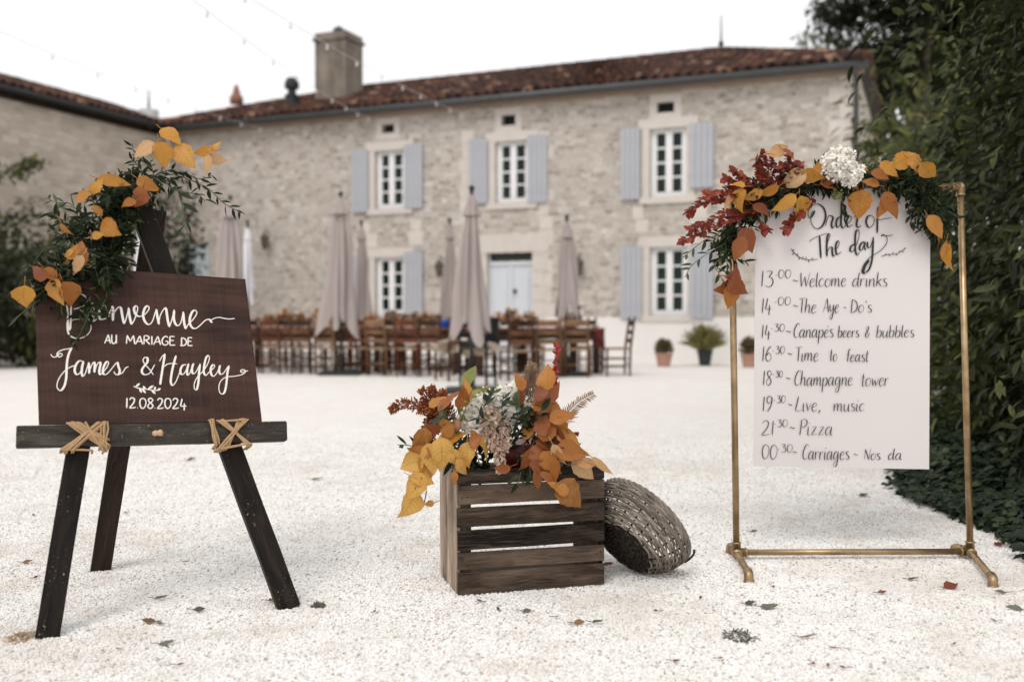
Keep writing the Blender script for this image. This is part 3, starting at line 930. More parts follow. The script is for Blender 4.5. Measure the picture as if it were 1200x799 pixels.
def lump(dirs, seed, amp=.16, k=3):
    g = np.random.default_rng(seed)
    f = np.ones(len(dirs))
    for _ in range(6):
        kv = g.normal(size=3) * k
        f += amp * .42 * np.sin(dirs @ kv + g.random() * 6.28)
    return f
def crown_leaves(c, rad, N, seed, length, width, droop=.5, thick=.45, amp=.2, k=3.2, zmin=None, power=1.0):
    g = np.random.default_rng(seed)
    d = g.normal(size=(N, 3)); d /= np.linalg.norm(d, axis=1, keepdims=True)
    q = np.sign(d) * np.abs(d) ** power
    q /= np.maximum(np.linalg.norm(q, axis=1, keepdims=True), .001)
    if power < 1: q *= (1 + .18 * (1 - np.abs(d).max(1, keepdims=True)))
    f = lump(d, seed + 1, amp, k) * (1 - thick * g.random(N) ** 1.6)
    p = np.array(c) + q * np.array(rad) * f[:, None]
    out = d * np.array([1, 1, .6])
    t = out * .8 + g.normal(size=(N, 3)) * .55 + np.array([0, 0, -droop])
    n = out + np.array([0, 0, .9]) + g.normal(size=(N, 3)) * .45
    if zmin is not None:
        keep = p[:, 2] > zmin
        p, t, n = p[keep], t[keep], n[keep]
    L = length * g.uniform(.6, 1.25, len(p))
    return p, t, n, L, L * width
def shrub(name, label, cat, x, y, rx, ry, h, N, leaf, mat, seed, group=None, droop=.5, width=.32, amp=.2, k=3.2, thick=.45, stems=6):
    o = thing(name, label, cat, (x, y, 0), 0, group)
    p, t, n, L, W = crown_leaves((x, y, h * .48), (rx, ry, h * .54), N, seed, leaf, width, droop, thick, amp, k, .03, .75)
    leaf_cloud('foliage', mat, p, t, n, L, W, o)
    b = MB()
    g = random.Random(seed)
    for i in range(stems):
        a = g.random() * 6.28
        b.tube(catmull([(x + .1 * math.cos(a), y + .1 * math.sin(a), -.02), (x + rx * .3 * math.cos(a), y + ry * .3 * math.sin(a), h * .4), (x + rx * .6 * math.cos(a + .5), y + ry * .6 * math.sin(a + .5), h * g.uniform(.65, .85))], 4), [.035 - .003 * q for q in range(9)], 6)
    b.build('stem', M['bark'], o, smooth=True)
    return o
GH = 'evergreen shrubs along the right edge of the courtyard'
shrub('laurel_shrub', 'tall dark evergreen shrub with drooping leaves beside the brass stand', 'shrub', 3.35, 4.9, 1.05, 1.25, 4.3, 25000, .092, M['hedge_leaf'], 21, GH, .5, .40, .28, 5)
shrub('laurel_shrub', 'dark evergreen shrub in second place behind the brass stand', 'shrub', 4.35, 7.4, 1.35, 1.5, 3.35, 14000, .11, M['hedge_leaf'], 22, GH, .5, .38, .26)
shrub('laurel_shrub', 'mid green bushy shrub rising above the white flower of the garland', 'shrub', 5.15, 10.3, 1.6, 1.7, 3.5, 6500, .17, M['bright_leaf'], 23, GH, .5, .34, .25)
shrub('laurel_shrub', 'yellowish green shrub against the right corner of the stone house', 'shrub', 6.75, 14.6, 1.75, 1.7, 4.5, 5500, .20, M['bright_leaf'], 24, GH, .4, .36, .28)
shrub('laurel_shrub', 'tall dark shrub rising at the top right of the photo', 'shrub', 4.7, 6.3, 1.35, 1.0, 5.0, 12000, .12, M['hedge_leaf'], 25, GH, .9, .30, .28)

# dense low ivy at the foot of the shrubs
edge = [ground(1260, 690), ground(1200, 640), ground(1150, 614), ground(1100, 597), ground(1058, 574), ground(1052, 545), ground(1020, 500), ground(985, 455)]
E = catmull([(p.x, p.y, 0) for p in edge], 8)
ps, ts, nsx = [], [], []
g = np.random.default_rng(5)
for _ in range(21000):
    i = int(g.random() ** 1.3 * (len(E) - 1))
    p = E[i].lerp(E[i + 1], g.random())
    inn = abs(g.normal()) * .70
    inn += -.10 * g.random() ** 3
    hgt = .04 + .26 * min(1, max(0, inn + .1) / .5) * (0.7 + .3 * math.sin(p.y * 6 + inn * 9)) 
    z = hgt * g.random() ** .5
    ps.append((p.x + inn * .85, p.y + inn * .35, max(.012, z)))
    a = g.random() * 6.28
    ts.append((math.cos(a) - .35, math.sin(a) - .25, -.25 + g.normal() * .3)); nsx.append((g.normal() * .4 - .2, g.normal() * .4 - .35, 1))
L = .055 * g.uniform(.6, 1.3, len(ps))
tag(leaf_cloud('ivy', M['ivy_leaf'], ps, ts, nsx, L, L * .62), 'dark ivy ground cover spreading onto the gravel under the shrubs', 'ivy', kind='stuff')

def tree(name, label, x, y, th, crowns, leaf, mat, seed, N, trunk=.22, group=None):
    o = thing(name, label, 'tree', (x, y, 0), 0, group)
    b = MB()
    g = random.Random(seed)
    b.tube(catmull([(x, y, -.1), (x + .1, y, th * .5), (x - .05, y + .05, th)], 4), [trunk * (1 - .05 * k) for k in range(9)], 9)
    P, T, N_, L_, W_ = [], [], [], [], []
    for i, (dx, dy, z, r) in enumerate(crowns):
        b.tube(catmull([(x, y, th * .75), (x + dx * .4, y + dy * .4, th + (z - th) * .4), (x + dx * .9, y + dy * .9, z)], 4), [trunk * .5 * (1 - .09 * k) for k in range(9)], 6)
        q = crown_leaves((x + dx, y + dy, z), (r, r, r * .8), int(N * r * r), seed + i * 3, leaf, .42, .3, .7, .35, 4)
        for A, B in zip((P, T, N_, L_, W_), q): A.append(B)
    b.build('trunk', M['bark'], o, smooth=True)
    leaf_cloud('crown', mat, np.vstack(P), np.vstack(T), np.vstack(N_), np.concatenate(L_), np.concatenate(W_), o)
    return o
shrub('lance_leaved_shrub', 'low lighter green shrub with long leaves behind the brass right post', 'shrub', 3.0, 6.1, .42, .5, .95, 900, .16, M['bright_leaf'], 27, None, .3, .26)
GT = 'trees behind the stone house'
g_ = random.Random(3)
cr = []
for k in range(34):
    cr.append((g_.uniform(-2.3, 3.6), g_.uniform(-1.5, 1.5), g_.uniform(5.0, 12.0), g_.uniform(.8, 1.25)))
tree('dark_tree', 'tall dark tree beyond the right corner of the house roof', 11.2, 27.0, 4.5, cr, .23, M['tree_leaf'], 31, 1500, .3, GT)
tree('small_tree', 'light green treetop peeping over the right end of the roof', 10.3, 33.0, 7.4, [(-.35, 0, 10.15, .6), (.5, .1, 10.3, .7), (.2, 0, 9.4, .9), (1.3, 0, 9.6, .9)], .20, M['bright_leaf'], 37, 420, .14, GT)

GB = 'shrubs against the beige side wing'
shrub('dark_bush', 'dark bush at the left edge before the side wing', 'shrub', -10.6, 19.2, 1.5, 1.3, 2.9, 4200, .20, M['tree_leaf'], 41, GB, .4, .4)
shrub('dark_bush', 'olive green bush behind the welcome board garland', 'shrub', -9.35, 20.0, .95, .9, 3.0, 1800, .20, M['bright_leaf'], 42, GB, .4, .4)
shrub('dark_bush', 'narrow dark bush seen between easel leg and pale parasol', 'shrub', -7.75, 22.6, .80, .8, 3.7, 2200, .18, M['tree_leaf'], 43, GB, .4, .4)
# thin branch with leaves in front of the wing, upper left
o = thing('climbing_branch', 'thin leafy branch reaching across the beige wall at left', 'branch', (-11.1, 21.0, 2.6), 0)
pa = catmull([at(-25, 215, 20.8), at(5, 205, 20.8), at(28, 197, 20.8), at(46, 190, 20.8)], 6)
b = MB(); b.tube(pa, .018, 5); b.build('stem', M['bark'], o)
g = np.random.default_rng(9)
idx = g.integers(0, len(pa), 260)
base = np.array([pa[i] for i in idx]) + g.normal(size=(260, 3)) * .09
leaf_cloud('foliage', M['bright_leaf'], base, g.normal(size=(260, 3)), g.normal(size=(260, 3)) + [0, 0, 1], .15, .06, o)
# trailing growth below it: hanging ivy in front of the wing
shrub('dark_bush', 'tall slim dark shrub on the very left edge', 'shrub', -11.6, 20.6, .8, .6, 3.95, 1500, .2, M['tree_leaf'], 44, GB, .4, .4)

# ================================================================== PARASOLS
M['parasol'] = plain('mauve beige canvas', (.36, .305, .29), .85, 0, .07, 5, .2)
M['parasol_white'] = plain('off white canvas', (.74, .73, .76), .85, 0, .05, 5, .2)
M['pole'] = plain('dark green grey metal', (.022, .028, .027), .5, .2, .2, 5, 0)
def parasol(label, px, by, ty, ry, hw, mat, seed, group, base=True, Y=None):
    p = ground(px, by) if Y is None else at(px, 400, Y); p.z = 0
    zt, zr = at(px, ty, p.y).z, at(px, ry, p.y).z
    r = hw / F * p.y
    o = thing('closed_parasol', label, 'parasol', p, 0, group)
    g = random.Random(seed)
    b = MB()
    ncr, np_ = 26, 56
    vs, fs = [], []
    ph = [g.uniform(-.3, .3) for _ in range(8)]
    am = [g.uniform(.55, 1.35) for _ in range(8)]
    for i in range(ncr + 1):
        d = i / ncr
        rr = r * (.11 + .80 * d ** .52 + .10 * d ** 3)
        if .14 < d < .20: rr *= .90
        for k in range(np_):
            a = 2 * math.pi * k / np_
            s = int(k / np_ * 8)
            pl = abs(math.sin(a * 4 + ph[s] * d)) ** .7
            q = rr * (.44 + .60 * pl * am[s]) * (1 + .10 * math.sin(7 * d + s * 1.7 + seed) + .10 * math.cos(a * 2 + seed + 3 * d))
            z = zt + (zr - zt) * d + (.30 * (1 - pl) * am[s] + .16 * math.sin(s * 2.3 + seed)) * max(0, (d - .8) / .2)
            vs.append((p.x + q * math.cos(a) + .04 * d * math.sin(3 * a + seed), p.y + q * math.sin(a), z))
    for i in range(ncr):
        for k in range(np_):
            k2 = (k + 1) % np_
            fs.append((i * np_ + k, (i + 1) * np_ + k, (i + 1) * np_ + k2, i * np_ + k2))
    b.add(vs, fs)
    # wind flap at the top
    vs, fs = [], []
    for i in range(5):
        d = i / 4
        for k in range(np_):
            a = 2 * math.pi * k / np_
            q = r * (.06 + .42 * d) * (.75 + .35 * abs(math.sin(a * 4 + .4)))
            vs.append((p.x + q * math.cos(a), p.y + q * math.sin(a), zt + .05 - .30 * d))
    for i in range(4):
        for k in range(np_):
            k2 = (k + 1) % np_
            fs.append((i * np_ + k, (i + 1) * np_ + k, (i + 1) * np_ + k2, i * np_ + k2))
    b.add(vs, fs)
    b.build('canopy', mat, o, smooth=True)
    b = MB(); b.tube([(p.x, p.y, .03), (p.x, p.y, zt + .08)], .026, 10); b.blob((p.x, p.y, zt + .1), .04); b.build('pole', M['pole'], o, smooth=True)
    if base:
        b = MB(); bw = .33
        b.box(p.x - bw, p.x + bw, p.y - bw, p.y + bw, .004, .06)
        b.lathe((p.x, p.y, .06), [(.06, 0), (.06, .02), (.04, .04), (.04, .26)], 10)
        b.build('base_plate', M['pole'], o)
    return o
GP = 'closed parasols round the dining tables'
parasol('closed mauve beige parasol in front of the lower left window shutter', 400, 439, 234, 387, 23, M['parasol'], 1, GP)
parasol('slim closed parasol right behind the one left of the lower window', 424, 428, 266, 388, 12, M['parasol'], 2, GP)
parasol('tallest closed beige parasol left of the house door', 553, 460, 230, 394, 23, M['parasol'], 3, GP)
parasol('small closed parasol half hidden left of the tallest one', 527, 432, 264, 384, 13, M['parasol'], 4, GP)
parasol('closed beige parasol right of the house door', 664, 440, 261, 371, 16, M['parasol'], 5, GP)
parasol('closed beige parasol beside the upper right corner of the welcome board', 271, 438, 238, 372, 22, M['parasol'], 6, GP)
parasol('closed white parasol just right of a beige one by the board', 291, 430, 266, 350, 9, M['parasol_white'], 7, GP)
parasol('closed white parasol seen through the easel top', 170, 427, 238, 372, 18, M['parasol_white'], 8, GP)

# ================================================================== DINING TABLES, CHAIRS
M['table_wood'] = wood('red brown table wood', (.085, .030, .016), (.25, .105, .060), .5, .7, False)
M['table_leg'] = wood('dark table legs', (.035, .017, .012), (.12, .058, .038), .6, .7, False)
M['chair_red'] = wood('red brown chair wood', (.065, .020, .009), (.26, .090, .042), .5, .8, False)
M['chair_brown'] = wood('brown chair wood', (.042, .018, .009), (.17, .078, .040), .5, .8, False)
M['chair_black'] = wood('black chair wood', (.008, .008, .009), (.024, .022, .022), .5, .8, False)
M['chair_honey'] = wood('honey chair wood', (.11, .055, .026), (.30, .17, .09), .5, .8, False)
M['rush'] = plain('rush seat', (.26, .17, .10), .9, 0, .25, 40, .6)
def table(label, a, c, dep, legs_in=.12):
    """a, c: the front corners on the ground"""
    a, c = Vector(a), Vector(c)
    e = (c - a).normalized(); bk = Vector((-e.y, e.x, 0))
    o = thing('dining_table', label, 'table', (a + c) / 2 + bk * dep / 2, 0, 'dining tables in front of the house')
    b = MB()
    z = Vector((0, 0, .765))
    for k in range(5):
        q = bk * (dep * (k + .5) / 5)
        b.beam(a + q + z, c + q + z, dep / 5 - .004, .045)
    b.build('tabletop', M['table_wood'], o)
    b = MB()
    for q in (.07, dep - .07): b.beam(a + bk * q + e * .1 + Vector((0, 0, .665)), c + bk * q - e * .1 + Vector((0, 0, .665)), .025, .14)
    b.build('apron', M['table_leg'], o)
    for q in (.09, dep - .09):
        for p in (a + e * legs_in, c - e * legs_in):
            b = MB(); b.beam(p + bk * q, p + bk * q + Vector((0, 0, .73)), .10, .10, e); b.build('leg', M['table_leg'], o)
    return o
def row(px, Y): p = at(px, 400, Y); p.z = 0; return p
TA, TB, TC = row(262, 18.7), row(432, 17.5), row(540, 16.9)
table('long red brown table at the left end of the row', TA, TB - (TB - TA).normalized() * .03, .95)
table('long brown table in the middle of the row beside the tallest parasol', TB, TC, .95)
table('dark table with red cloth just right of the tallest parasol', row(556, 16.2), row(636, 16.5), .9)
table('thick legged table at the right end under a parasol', row(652, 16.5), row(709, 17.0), .9)

def make_chair(label, mat, group):
    """ladder back chair, origin under the seat, facing +y"""
    o = thing('ladder_back_chair', label, 'chair', (0, 0, 0), 0, group)
    for s in (-1, 1):
        b = MB(); b.tube([(s * .185, -.19, 0), (s * .185, -.20, .45), (s * .19, -.27, .97)], [.019, .022, .017], 8); b.build('back_post', mat, o, smooth=True, local=True)
        b = MB(); b.tube([(s * .215, .20, 0), (s * .215, .20, .46)], [.018, .022], 8); b.build('front_leg', mat, o, smooth=True, local=True)
    for z, y in ((.58, -.218), (.72, -.238), (.87, -.258)):
        b = MB(); b.beam((-.185, y, z), (.185, y, z), .016, .075 if z < .8 else .10, (0, 0, 1)); b.build('back_slat', mat, o, local=True)
    b = MB()
    for z in (.13, .26):
        for s in (-1, 1): b.tube([(s * .187, -.195, z + .02), (s * .215, .20, z + .02)], .011, 6)
        b.tube([(-.215, .20, z), (.215, .20, z)], .012, 6)
    b.tube([(-.185, -.195, .2), (.185, -.195, .2)], .011, 6)
    b.build('stretcher', mat, o, smooth=True, local=True)
    b = MB()
    vs = []
    for j in range(7):
        for i in range(7):
            u, v = i / 6 * 2 - 1, j / 6
            hw = .20 + .035 * v
            vs.append((u * hw, -.21 + .43 * v, .462 - .014 * (1 - u * u) * (1 - (2 * v - 1) ** 2)))
    fs = [(j * 7 + i, j * 7 + i + 1, j * 7 + i + 8, j * 7 + i + 7) for j in range(6) for i in range(6)]
    low = [(x, y, .43) for x, y, z in vs]
    rim = [i for i in range(7)] + [7 * j + 6 for j in range(1, 7)] + [48 - i for i in range(1, 7)] + [42 - 7 * j for j in range(1, 6)]
    fs += [(rim[k], 49 + rim[k], 49 + rim[(k + 1) % len(rim)], rim[(k + 1) % len(rim)]) for k in range(len(rim))]
    fs += [tuple(49 + k for k in f[::-1]) for f in fs[:36]]
    b.add(vs + low, fs); b.build('seat', M['rush'], o, local=True)
    return o
GC = 'wooden chairs round the dining tables'
protos, used = {}, set()
for k, m in (('red', 'chair_red'), ('brown', 'chair_brown'), ('black', 'chair_black'), ('honey', 'chair_honey')):
    protos[k] = make_chair('x', M[m], GC)
def chair(kind, px, Y, rz, label):
    o = protos[kind] if kind not in used else copy_tree(protos[kind])
    used.add(kind)
    p = row(px, Y)
    o.location, o.rotation_euler = p, (0, 0, rz)
    o['label'] = label
EA = math.atan2((TC - TA).y, (TC - TA).x)
for kind, px, Y, dz, label in [
    ('brown', 299, 17.6, .1, 'brown chair half hidden behind the right edge of the welcome board'),
    ('red', 326, 17.3, -.05, 'red brown chair, first fully seen right of the welcome board'),
    ('brown', 360, 17.1, .05, 'brown chair between the red brown chair and the left parasol pole'),
    ('honey', 388, 16.9, .0, 'pale honey chair just left of the left parasol pole'),
    ('red', 411, 17.0, .1, 'red brown chair just right of the left parasol pole'),
    ('honey', 449, 16.6, -.08, 'honey chair with rush seat below the lower left window'),
    ('red', 483, 16.4, .04, 'red brown chair second to the left of the tallest parasol'),
    ('brown', 344, 17.3, .2, 'brown chair squeezed between two red brown and brown chairs at the left table'),
    ('red', 431, 16.9, -.15, 'red brown chair between the left parasol and the honey chair'),
    ('brown', 466, 16.6, .1, 'brown chair between the honey chair and the next red brown chair'),
    ('brown', 511, 16.3, .0, 'brown chair directly left of the tallest parasol')]:
    chair(kind, px, Y, EA + dz, label)
chair('black', 559, 13.9, EA + .15, 'black chair carrying a cream sheepskin by the tallest parasol')
chair('brown', 532, 15.2, EA + .9, 'turned brown chair draped with sheepskin left of the black chair')
chair('brown', 606, 15.2, .25, 'dark brown chair at the table with red cloth')
chair('honey', 641, 16.0, .1, 'pale chair left of the right hand parasol pole')
chair('honey', 676, 16.2, -.1, 'pale chair in front of the thick legged table')
chair('brown', 722, 16.6, math.pi / 2 + .12, 'brown chair standing sideways at the right end of the tables')
for k, (px, dd) in enumerate([(318, 0), (346, 0), (372, .1), (414, 0), (452, .1), (476, 0), (505, .05)]):
    tt = (px - 262) / (540 - 262)
    chair('red' if k % 2 else 'brown', px, 18.7 + (16.9 - 18.7) * tt + 1.25 + dd, EA + math.pi + .1 * math.sin(k * 3), 'chair on the far side of the table row, only its back showing')
for k, px in enumerate((592, 620, 690)):
    chair('brown', px, 17.5 + .4 * (k == 2), math.pi + .15, 'chair beyond the right hand tables, only its back showing')
# sheepskins, jacket, red cloth
def pelt(label, px, Y, z, sx, sy, rz, seed, mat, name='sheepskin', cat='sheepskin', group=None):
    p = row(px, Y)
    g = np.random.default_rng(seed)
    N = 900
    a = g.random(N) * 6.28; r = np.sqrt(g.random(N))
    x, y = r * np.cos(a) * sx, r * np.sin(a) * sy
    zz = z + .05 - np.maximum(0, np.abs(y) / sy - .55) * .30 * (y < 0) + .03 * np.cos(x * 9)
    ca, sa = math.cos(rz), math.sin(rz)
    base = np.stack([p.x + x * ca - y * sa, p.y + x * sa + y * ca, zz], 1)
    d = np.stack([np.cos(a), np.sin(a), g.random(N) * 1.0 - .1], 1) + g.normal(size=(N, 3)) * .3
    return tag(leaf_cloud(name, mat, base, d, g.normal(size=(N, 3)) + [0, 0, .5], .085, .04), label, cat, group)
M['fleece'] = leafmat('cream fleece', [(.0, (.50, .42, .33)), (1, (.74, .66, .56))], .95, .2, 0)
pelt('cream sheepskin lying on the black chair', 561, 13.95, .475, .25, .27, EA, 1, M['fleece'])
pelt('darker cream sheepskin hanging over the chair left of the black one', 531, 15.2, .475, .24, .24, EA, 2, M['fleece'])
def cloth(name, label, cat, p, wx, hz, z0, mat, seed, rz=0.0):
    b = MB(); g = random.Random(seed)
    nx, nz = 12, 10
    vs = []
    for side in (0, 1):
        for j in range(nz + 1):
            for i in range(nx + 1):
                u, v = i / nx - .5, j / nz
                yy = .035 * math.sin(u * 22 + seed) * (1 - v * .6) + .02 * math.sin(v * 9 + u * 5) + (.03 if side else 0) + .05
                xx = u * wx * (1 - .12 * v)
                vs.append((p.x + xx * math.cos(rz) - yy * math.sin(rz), p.y - .06 + xx * math.sin(rz) + yy * math.cos(rz), z0 + hz * v + .02 * math.sin(u * 11) * (1 - v)))
    n = nx + 1; K = n * (nz + 1)
    fs = []
    for j in range(nz):
        for i in range(nx):
            a = j * n + i
            fs += [(a, a + 1, a + n + 1, a + n), (K + a, K + a + n, K + a + n + 1, K + a + 1)]
    rim = [i for i in range(n)] + [n * j + nx for j in range(1, nz + 1)] + [K - 1 - i for i in range(1, n)] + [n * (nz - j) for j in range(1, nz)]
    fs += [(rim[(k + 1) % len(rim)], rim[k], K + rim[k], K + rim[(k + 1) % len(rim)]) for k in range(len(rim))]
    b.add(vs, fs)
    return tag(b.build(name, mat, None, smooth=True), label, cat)
cloth('jacket', 'black jacket draped over a chair right of the tallest parasol', 'jacket', row(575, 15.5), .34, .46, .50, plain('black cloth', (.012, .012, .014), .9), 1, .4)
cloth('red_cloth', 'dark red cloth hanging at the end of the right hand table', 'cloth', row(703, 16.45), .17, .30, .46, plain('dark red cloth', (.12, .018, .018), .9), 4)

# things on the tables
def on_table(px, frac=.5):
    if px < 545:
        t_ = (px - 262) / (540 - 262); Y = 18.7 + (16.9 - 18.7) * t_
    elif px < 640: Y = 15.9 + .4 * (px - 578) / 56
    else: Y = 16.5 + .5 * (px - 652) / 57
    p = row(px, Y + .95 * frac); p.z = .788
    return p
def bouquet(px, frac, seed, s=1.0):
    p = on_table(px, frac)
    o = thing('table_bouquet', 'small autumn bouquet in a jar on the dining tables', 'bouquet', p, 0, 'autumn bouquets along the tables')
    b = MB(); b.lathe(p, [(.035, 0), (.042, .01), (.042, .08), (.03, .10), (.035, .11)], 10); b.build('jar', M['dressed'], o, smooth=True)
    g = np.random.default_rng(seed)
    N = 46
    d = g.normal(size=(N, 3)); d[:, 2] = np.abs(d[:, 2]) + .3
    d /= np.linalg.norm(d, axis=1, keepdims=True)
    base = np.array(p) + [0, 0, .12] + d * g.uniform(.02, .12, (N, 1)) * s
    leaf_cloud('flowers', M[('yellow_leaf_m', 'orange_leaf_m')[seed % 2]], base, d + g.normal(size=(N, 3)) * .4, g.normal(size=(N, 3)) + [0, -.5, 1], .10 * s, .06 * s, o)
M['yellow_leaf_m'] = leafmat('yellow bouquet', [(.0, (.50, .24, .05)), (.35, (.46, .15, .04)), (.6, (.62, .48, .34)), (.75, (.09, .09, .04)), (1, (.05, .06, .03))], .6, .3, 0)
M['orange_leaf_m'] = leafmat('orange bouquet', [(.0, (.30, .09, .03)), (.3, (.48, .20, .06)), (.55, (.62, .50, .40)), (.75, (.10, .09, .04)), (1, (.05, .06, .03))], .6, .3, 0)
for k, (px, fr) in enumerate([(316, .5), (333, .4), (341, .6), (353, .5), (376, .45), (395, .6), (437, .5), (463, .35), (470, .6), (485, .5), (500, .55), (512, .6), (584, .5), (598, .7), (620, .4), (674, .5)]):
    bouquet(px, fr, k, 1.25 if k in (1, 4, 7, 13) else .9)
crk = plain('white crockery', (.72, .66, .62), .35, 0, .05, 5, 0)
b0 = None
for px, fr in [(303, .15), (373, .12), (427, .12), (444, .2), (488, .15), (506, .2), (610, .2), (655, .2), (697, .2)]:
    p = on_table(px, fr)
    if b0 is None:
        b = MB(); b.lathe((0, 0, 0), [(.04, 0), (.06, .012), (.095, .05), (.09, .052), (.05, .016), (.01, .012)], 14)
        b0 = tag(b.build('bowl', crk, None, smooth=True), 'small pale bowl on the dining tables', 'bowl', 'bowls along the tables')
        o = b0
    else:
        o = b0.copy(); col.objects.link(o)
    o.location = p
p = on_table(521, .25)
b = MB(); b.lathe(p, [(.07, 0), (.08, .01), (.085, .11), (.09, .135), (.08, .135), (.07, .03), (.01, .02)], 16)
tag(b.build('blue_bucket', plain('bright blue enamel', (.01, .08, .42), .4), None, smooth=True), 'bright blue bucket on the middle table', 'bucket')
p = on_table(604, .3)
b = MB(); b.lathe(p, [(.05, 0), (.12, .02), (.15, .07), (.14, .07), (.10, .03), (.01, .02)], 16)
tag(b.build('red_bowl', plain('dark red glaze', (.10, .008, .012), .3), None, smooth=True), 'dark red bowl on the table right of the tallest parasol', 'bowl')
# black iron ornament (rearing shape) by the right hand parasol
p = on_table(668, .4)
o = thing('iron_candelabra', 'black iron candelabra on the right hand table', 'candelabra', p)
b = MB(); b.lathe(p, [(.09, 0), (.09, .015), (.02, .04)], 12); b.tube([p + Vector((0, 0, .03)), p + Vector((0, 0, .26))], .014, 8); b.build('foot', M['iron'], o)
for dx, hh in ((-.16, .20), (.16, .34), (.07, .26)):
    b = MB(); b.tube(catmull([p + Vector((0, 0, .12)), p + Vector((dx * .7, 0, .10)), p + Vector((dx, 0, .18)), p + Vector((dx, 0, hh))], 5), .012, 6); b.lathe(p + Vector((dx, 0, hh)), [(.02, 0), (.035, .02), (.03, .04)], 8); b.build('arm', M['iron'], o)

# potted plants along the whitewashed base
terra = plain('terracotta pot', (.42, .235, .17), .85, 0, .12, 10, .2)
def pot(label, px, by, hp, rp, mat, leafm, hl, rl, seed, grass=False):
    p = ground(px, by)
    o = thing('potted_plant', label, 'potted plant', p, 0, 'potted plants along the house wall')
    b = MB(); b.lathe(p, [(rp * .72, .0), (rp, hp * .84), (rp * 1.1, hp * .84), (rp * 1.1, hp), (rp * .95, hp), (rp * .9, hp * .86)], 18); b.build('pot', mat, o)
    b = MB(); b.lathe(p + Vector((0, 0, hp * .82)), [(rp * .9, 0), (rp * .5, .02), (.01, .025)], 14); b.build('soil', M['stem'], o)
    g = np.random.default_rng(seed)
    N = 320 if not grass else 420
    d = g.normal(size=(N, 3)); d[:, 2] = np.abs(d[:, 2]) + (.7 if grass else .25); d /= np.linalg.norm(d, axis=1, keepdims=True)
    c = np.array(p) + [0, 0, hp]
    if grass:
        leaf_cloud('foliage', leafm, np.tile(c, (N, 1)) + g.normal(size=(N, 3)) * [rp * .3, rp * .3, .02], d, g.normal(size=(N, 3)), hl * g.uniform(.6, 1.1, N), .03, o)
    else:
        leaf_cloud('foliage', leafm, c + d * np.array([rl, rl, hl]) * g.random((N, 1)) ** .5, d + g.normal(size=(N, 3)) * .5, g.normal(size=(N, 3)) + [0, 0, .6], .10, .05, o)
M['pot_leaf'] = leafmat('muted pot plant', [(.0, (.10, .08, .04)), (.6, (.17, .15, .07)), (1, (.22, .15, .08))], .6, .3, 0)
pot('terracotta pot with small olive plant below the right hand window', 778, 429.5, .27, .165, terra, M['pot_leaf'], .24, .15, 1)
pot('dark pot with yellowish grassy plant left of the brass stand', 826, 428.5, .31, .15, plain('blue black pot', (.015, .022, .028), .5), M['straw_leaf'], .55, .3, 2, True)
pot('terracotta pot with pale plant between brass post and poster', 878, 430.5, .26, .16, terra, M['pot_leaf'], .30, .16, 3)

# ================================================================== STRING LIGHTS
M['wire'] = plain('pale wire', (.55, .53, .51), .6)
t = NT('clear bulb glass'); t.set(Base_Color=(.62, .60, .58), Roughness=.15); M['bulb'] = t.m
def string(label, p0, p1, sag, nb):
    o = thing('string_lights', label, 'string lights', p1, 0, 'string lights over the courtyard')
    pts = [p0.lerp(p1, k / 24) - Vector((0, 0, sag * 4 * (k / 24) * (1 - k / 24))) for k in range(25)]
    b = MB(); b.tube(pts, .0035, 5); b.build('cable', M['wire'], o)
    for k in range(nb):
        f = (k + .5) / nb * 24
        i = int(f); q = pts[i].lerp(pts[min(24, i + 1)], f - i)
        b = MB(); b.lathe(q - Vector((0, 0, .11)), [(.003, .03), (.016, .045), (.018, .06), (.010, .08), (.009, .11)], 8); b.build('bulb', M['bulb'], o, smooth=True)
def onwall(px, py): return on_plane(px, py, CL + UN * .03, UN)
string('string lights ending on the wall just right of the chimney foot', at(150, -60, 9.0), onwall(437, 141), .15, 10)
string('string lights reaching the house wall left of the chimney', at(-40, 20, 12.0), onwall(334, 157), .15, 10)
string('string lights passing in front of the chimney to the middle of the wall', at(255, -25, 10.0), onwall(548, 136), .1, 10)
# ================================================================== EASEL
Z = Vector((0, 0, 1))
EL, ER = at(19, 512.5, 2.93), at(335, 505.5, 3.26)
e_ = (ER - EL); e_.z = 0; e_.normalize()
bk_ = Vector((-e_.y, e_.x, 0))
TILT = R(14)
v_ = Z * math.cos(TILT) + bk_ * math.sin(TILT)      # up along the leaning easel
n_ = Z * math.sin(TILT) - bk_ * math.cos(TILT)      # out of its front
def epl(px, py, off): return on_plane(px, py, EL + n_ * off, n_)
LP = -.046
easel = thing('easel', 'dark wooden three legged easel holding the welcome board', 'easel', (-1.08, 3.15, 0))
def leg_line(a, c, off):
    P, Q = epl(*a, off), epl(*c, off)
    d = (Q - P).normalized()
    return P - d * (P.z / d.z), Q
l0, l1 = leg_line((91, 530), (143, 215), LP)
r0, r1 = leg_line((271, 530), (160, 232), LP - .002)
def leg(p, q, wd, ht, up, m):
    b = MB(); b.beam(p - (q - p).normalized() * .004, q, wd, ht, up); return b.build('leg', m, easel)
leg(l0, l1, .066, .042, n_, M['easel_wood'])
leg(r0, r1, .070, .042, n_, M['easel_wood'])
bb = ground(118, 668)
bt = epl(183, 245, LP - .10)
d = (bt - bb)
leg(bb, bb + d * 1.0, .070, .040, n_, M['pale_leg_wood'])
b = MB(); b.beam(EL, ER, .042, .064, v_); b.build('ledge', M['ledge_wood'], easel)
b = MB(); b.tube([epl(143, 232, LP - .10), epl(172, 240, LP + .03)], .008, 8); b.build('hinge_bolt', M['iron'], easel)
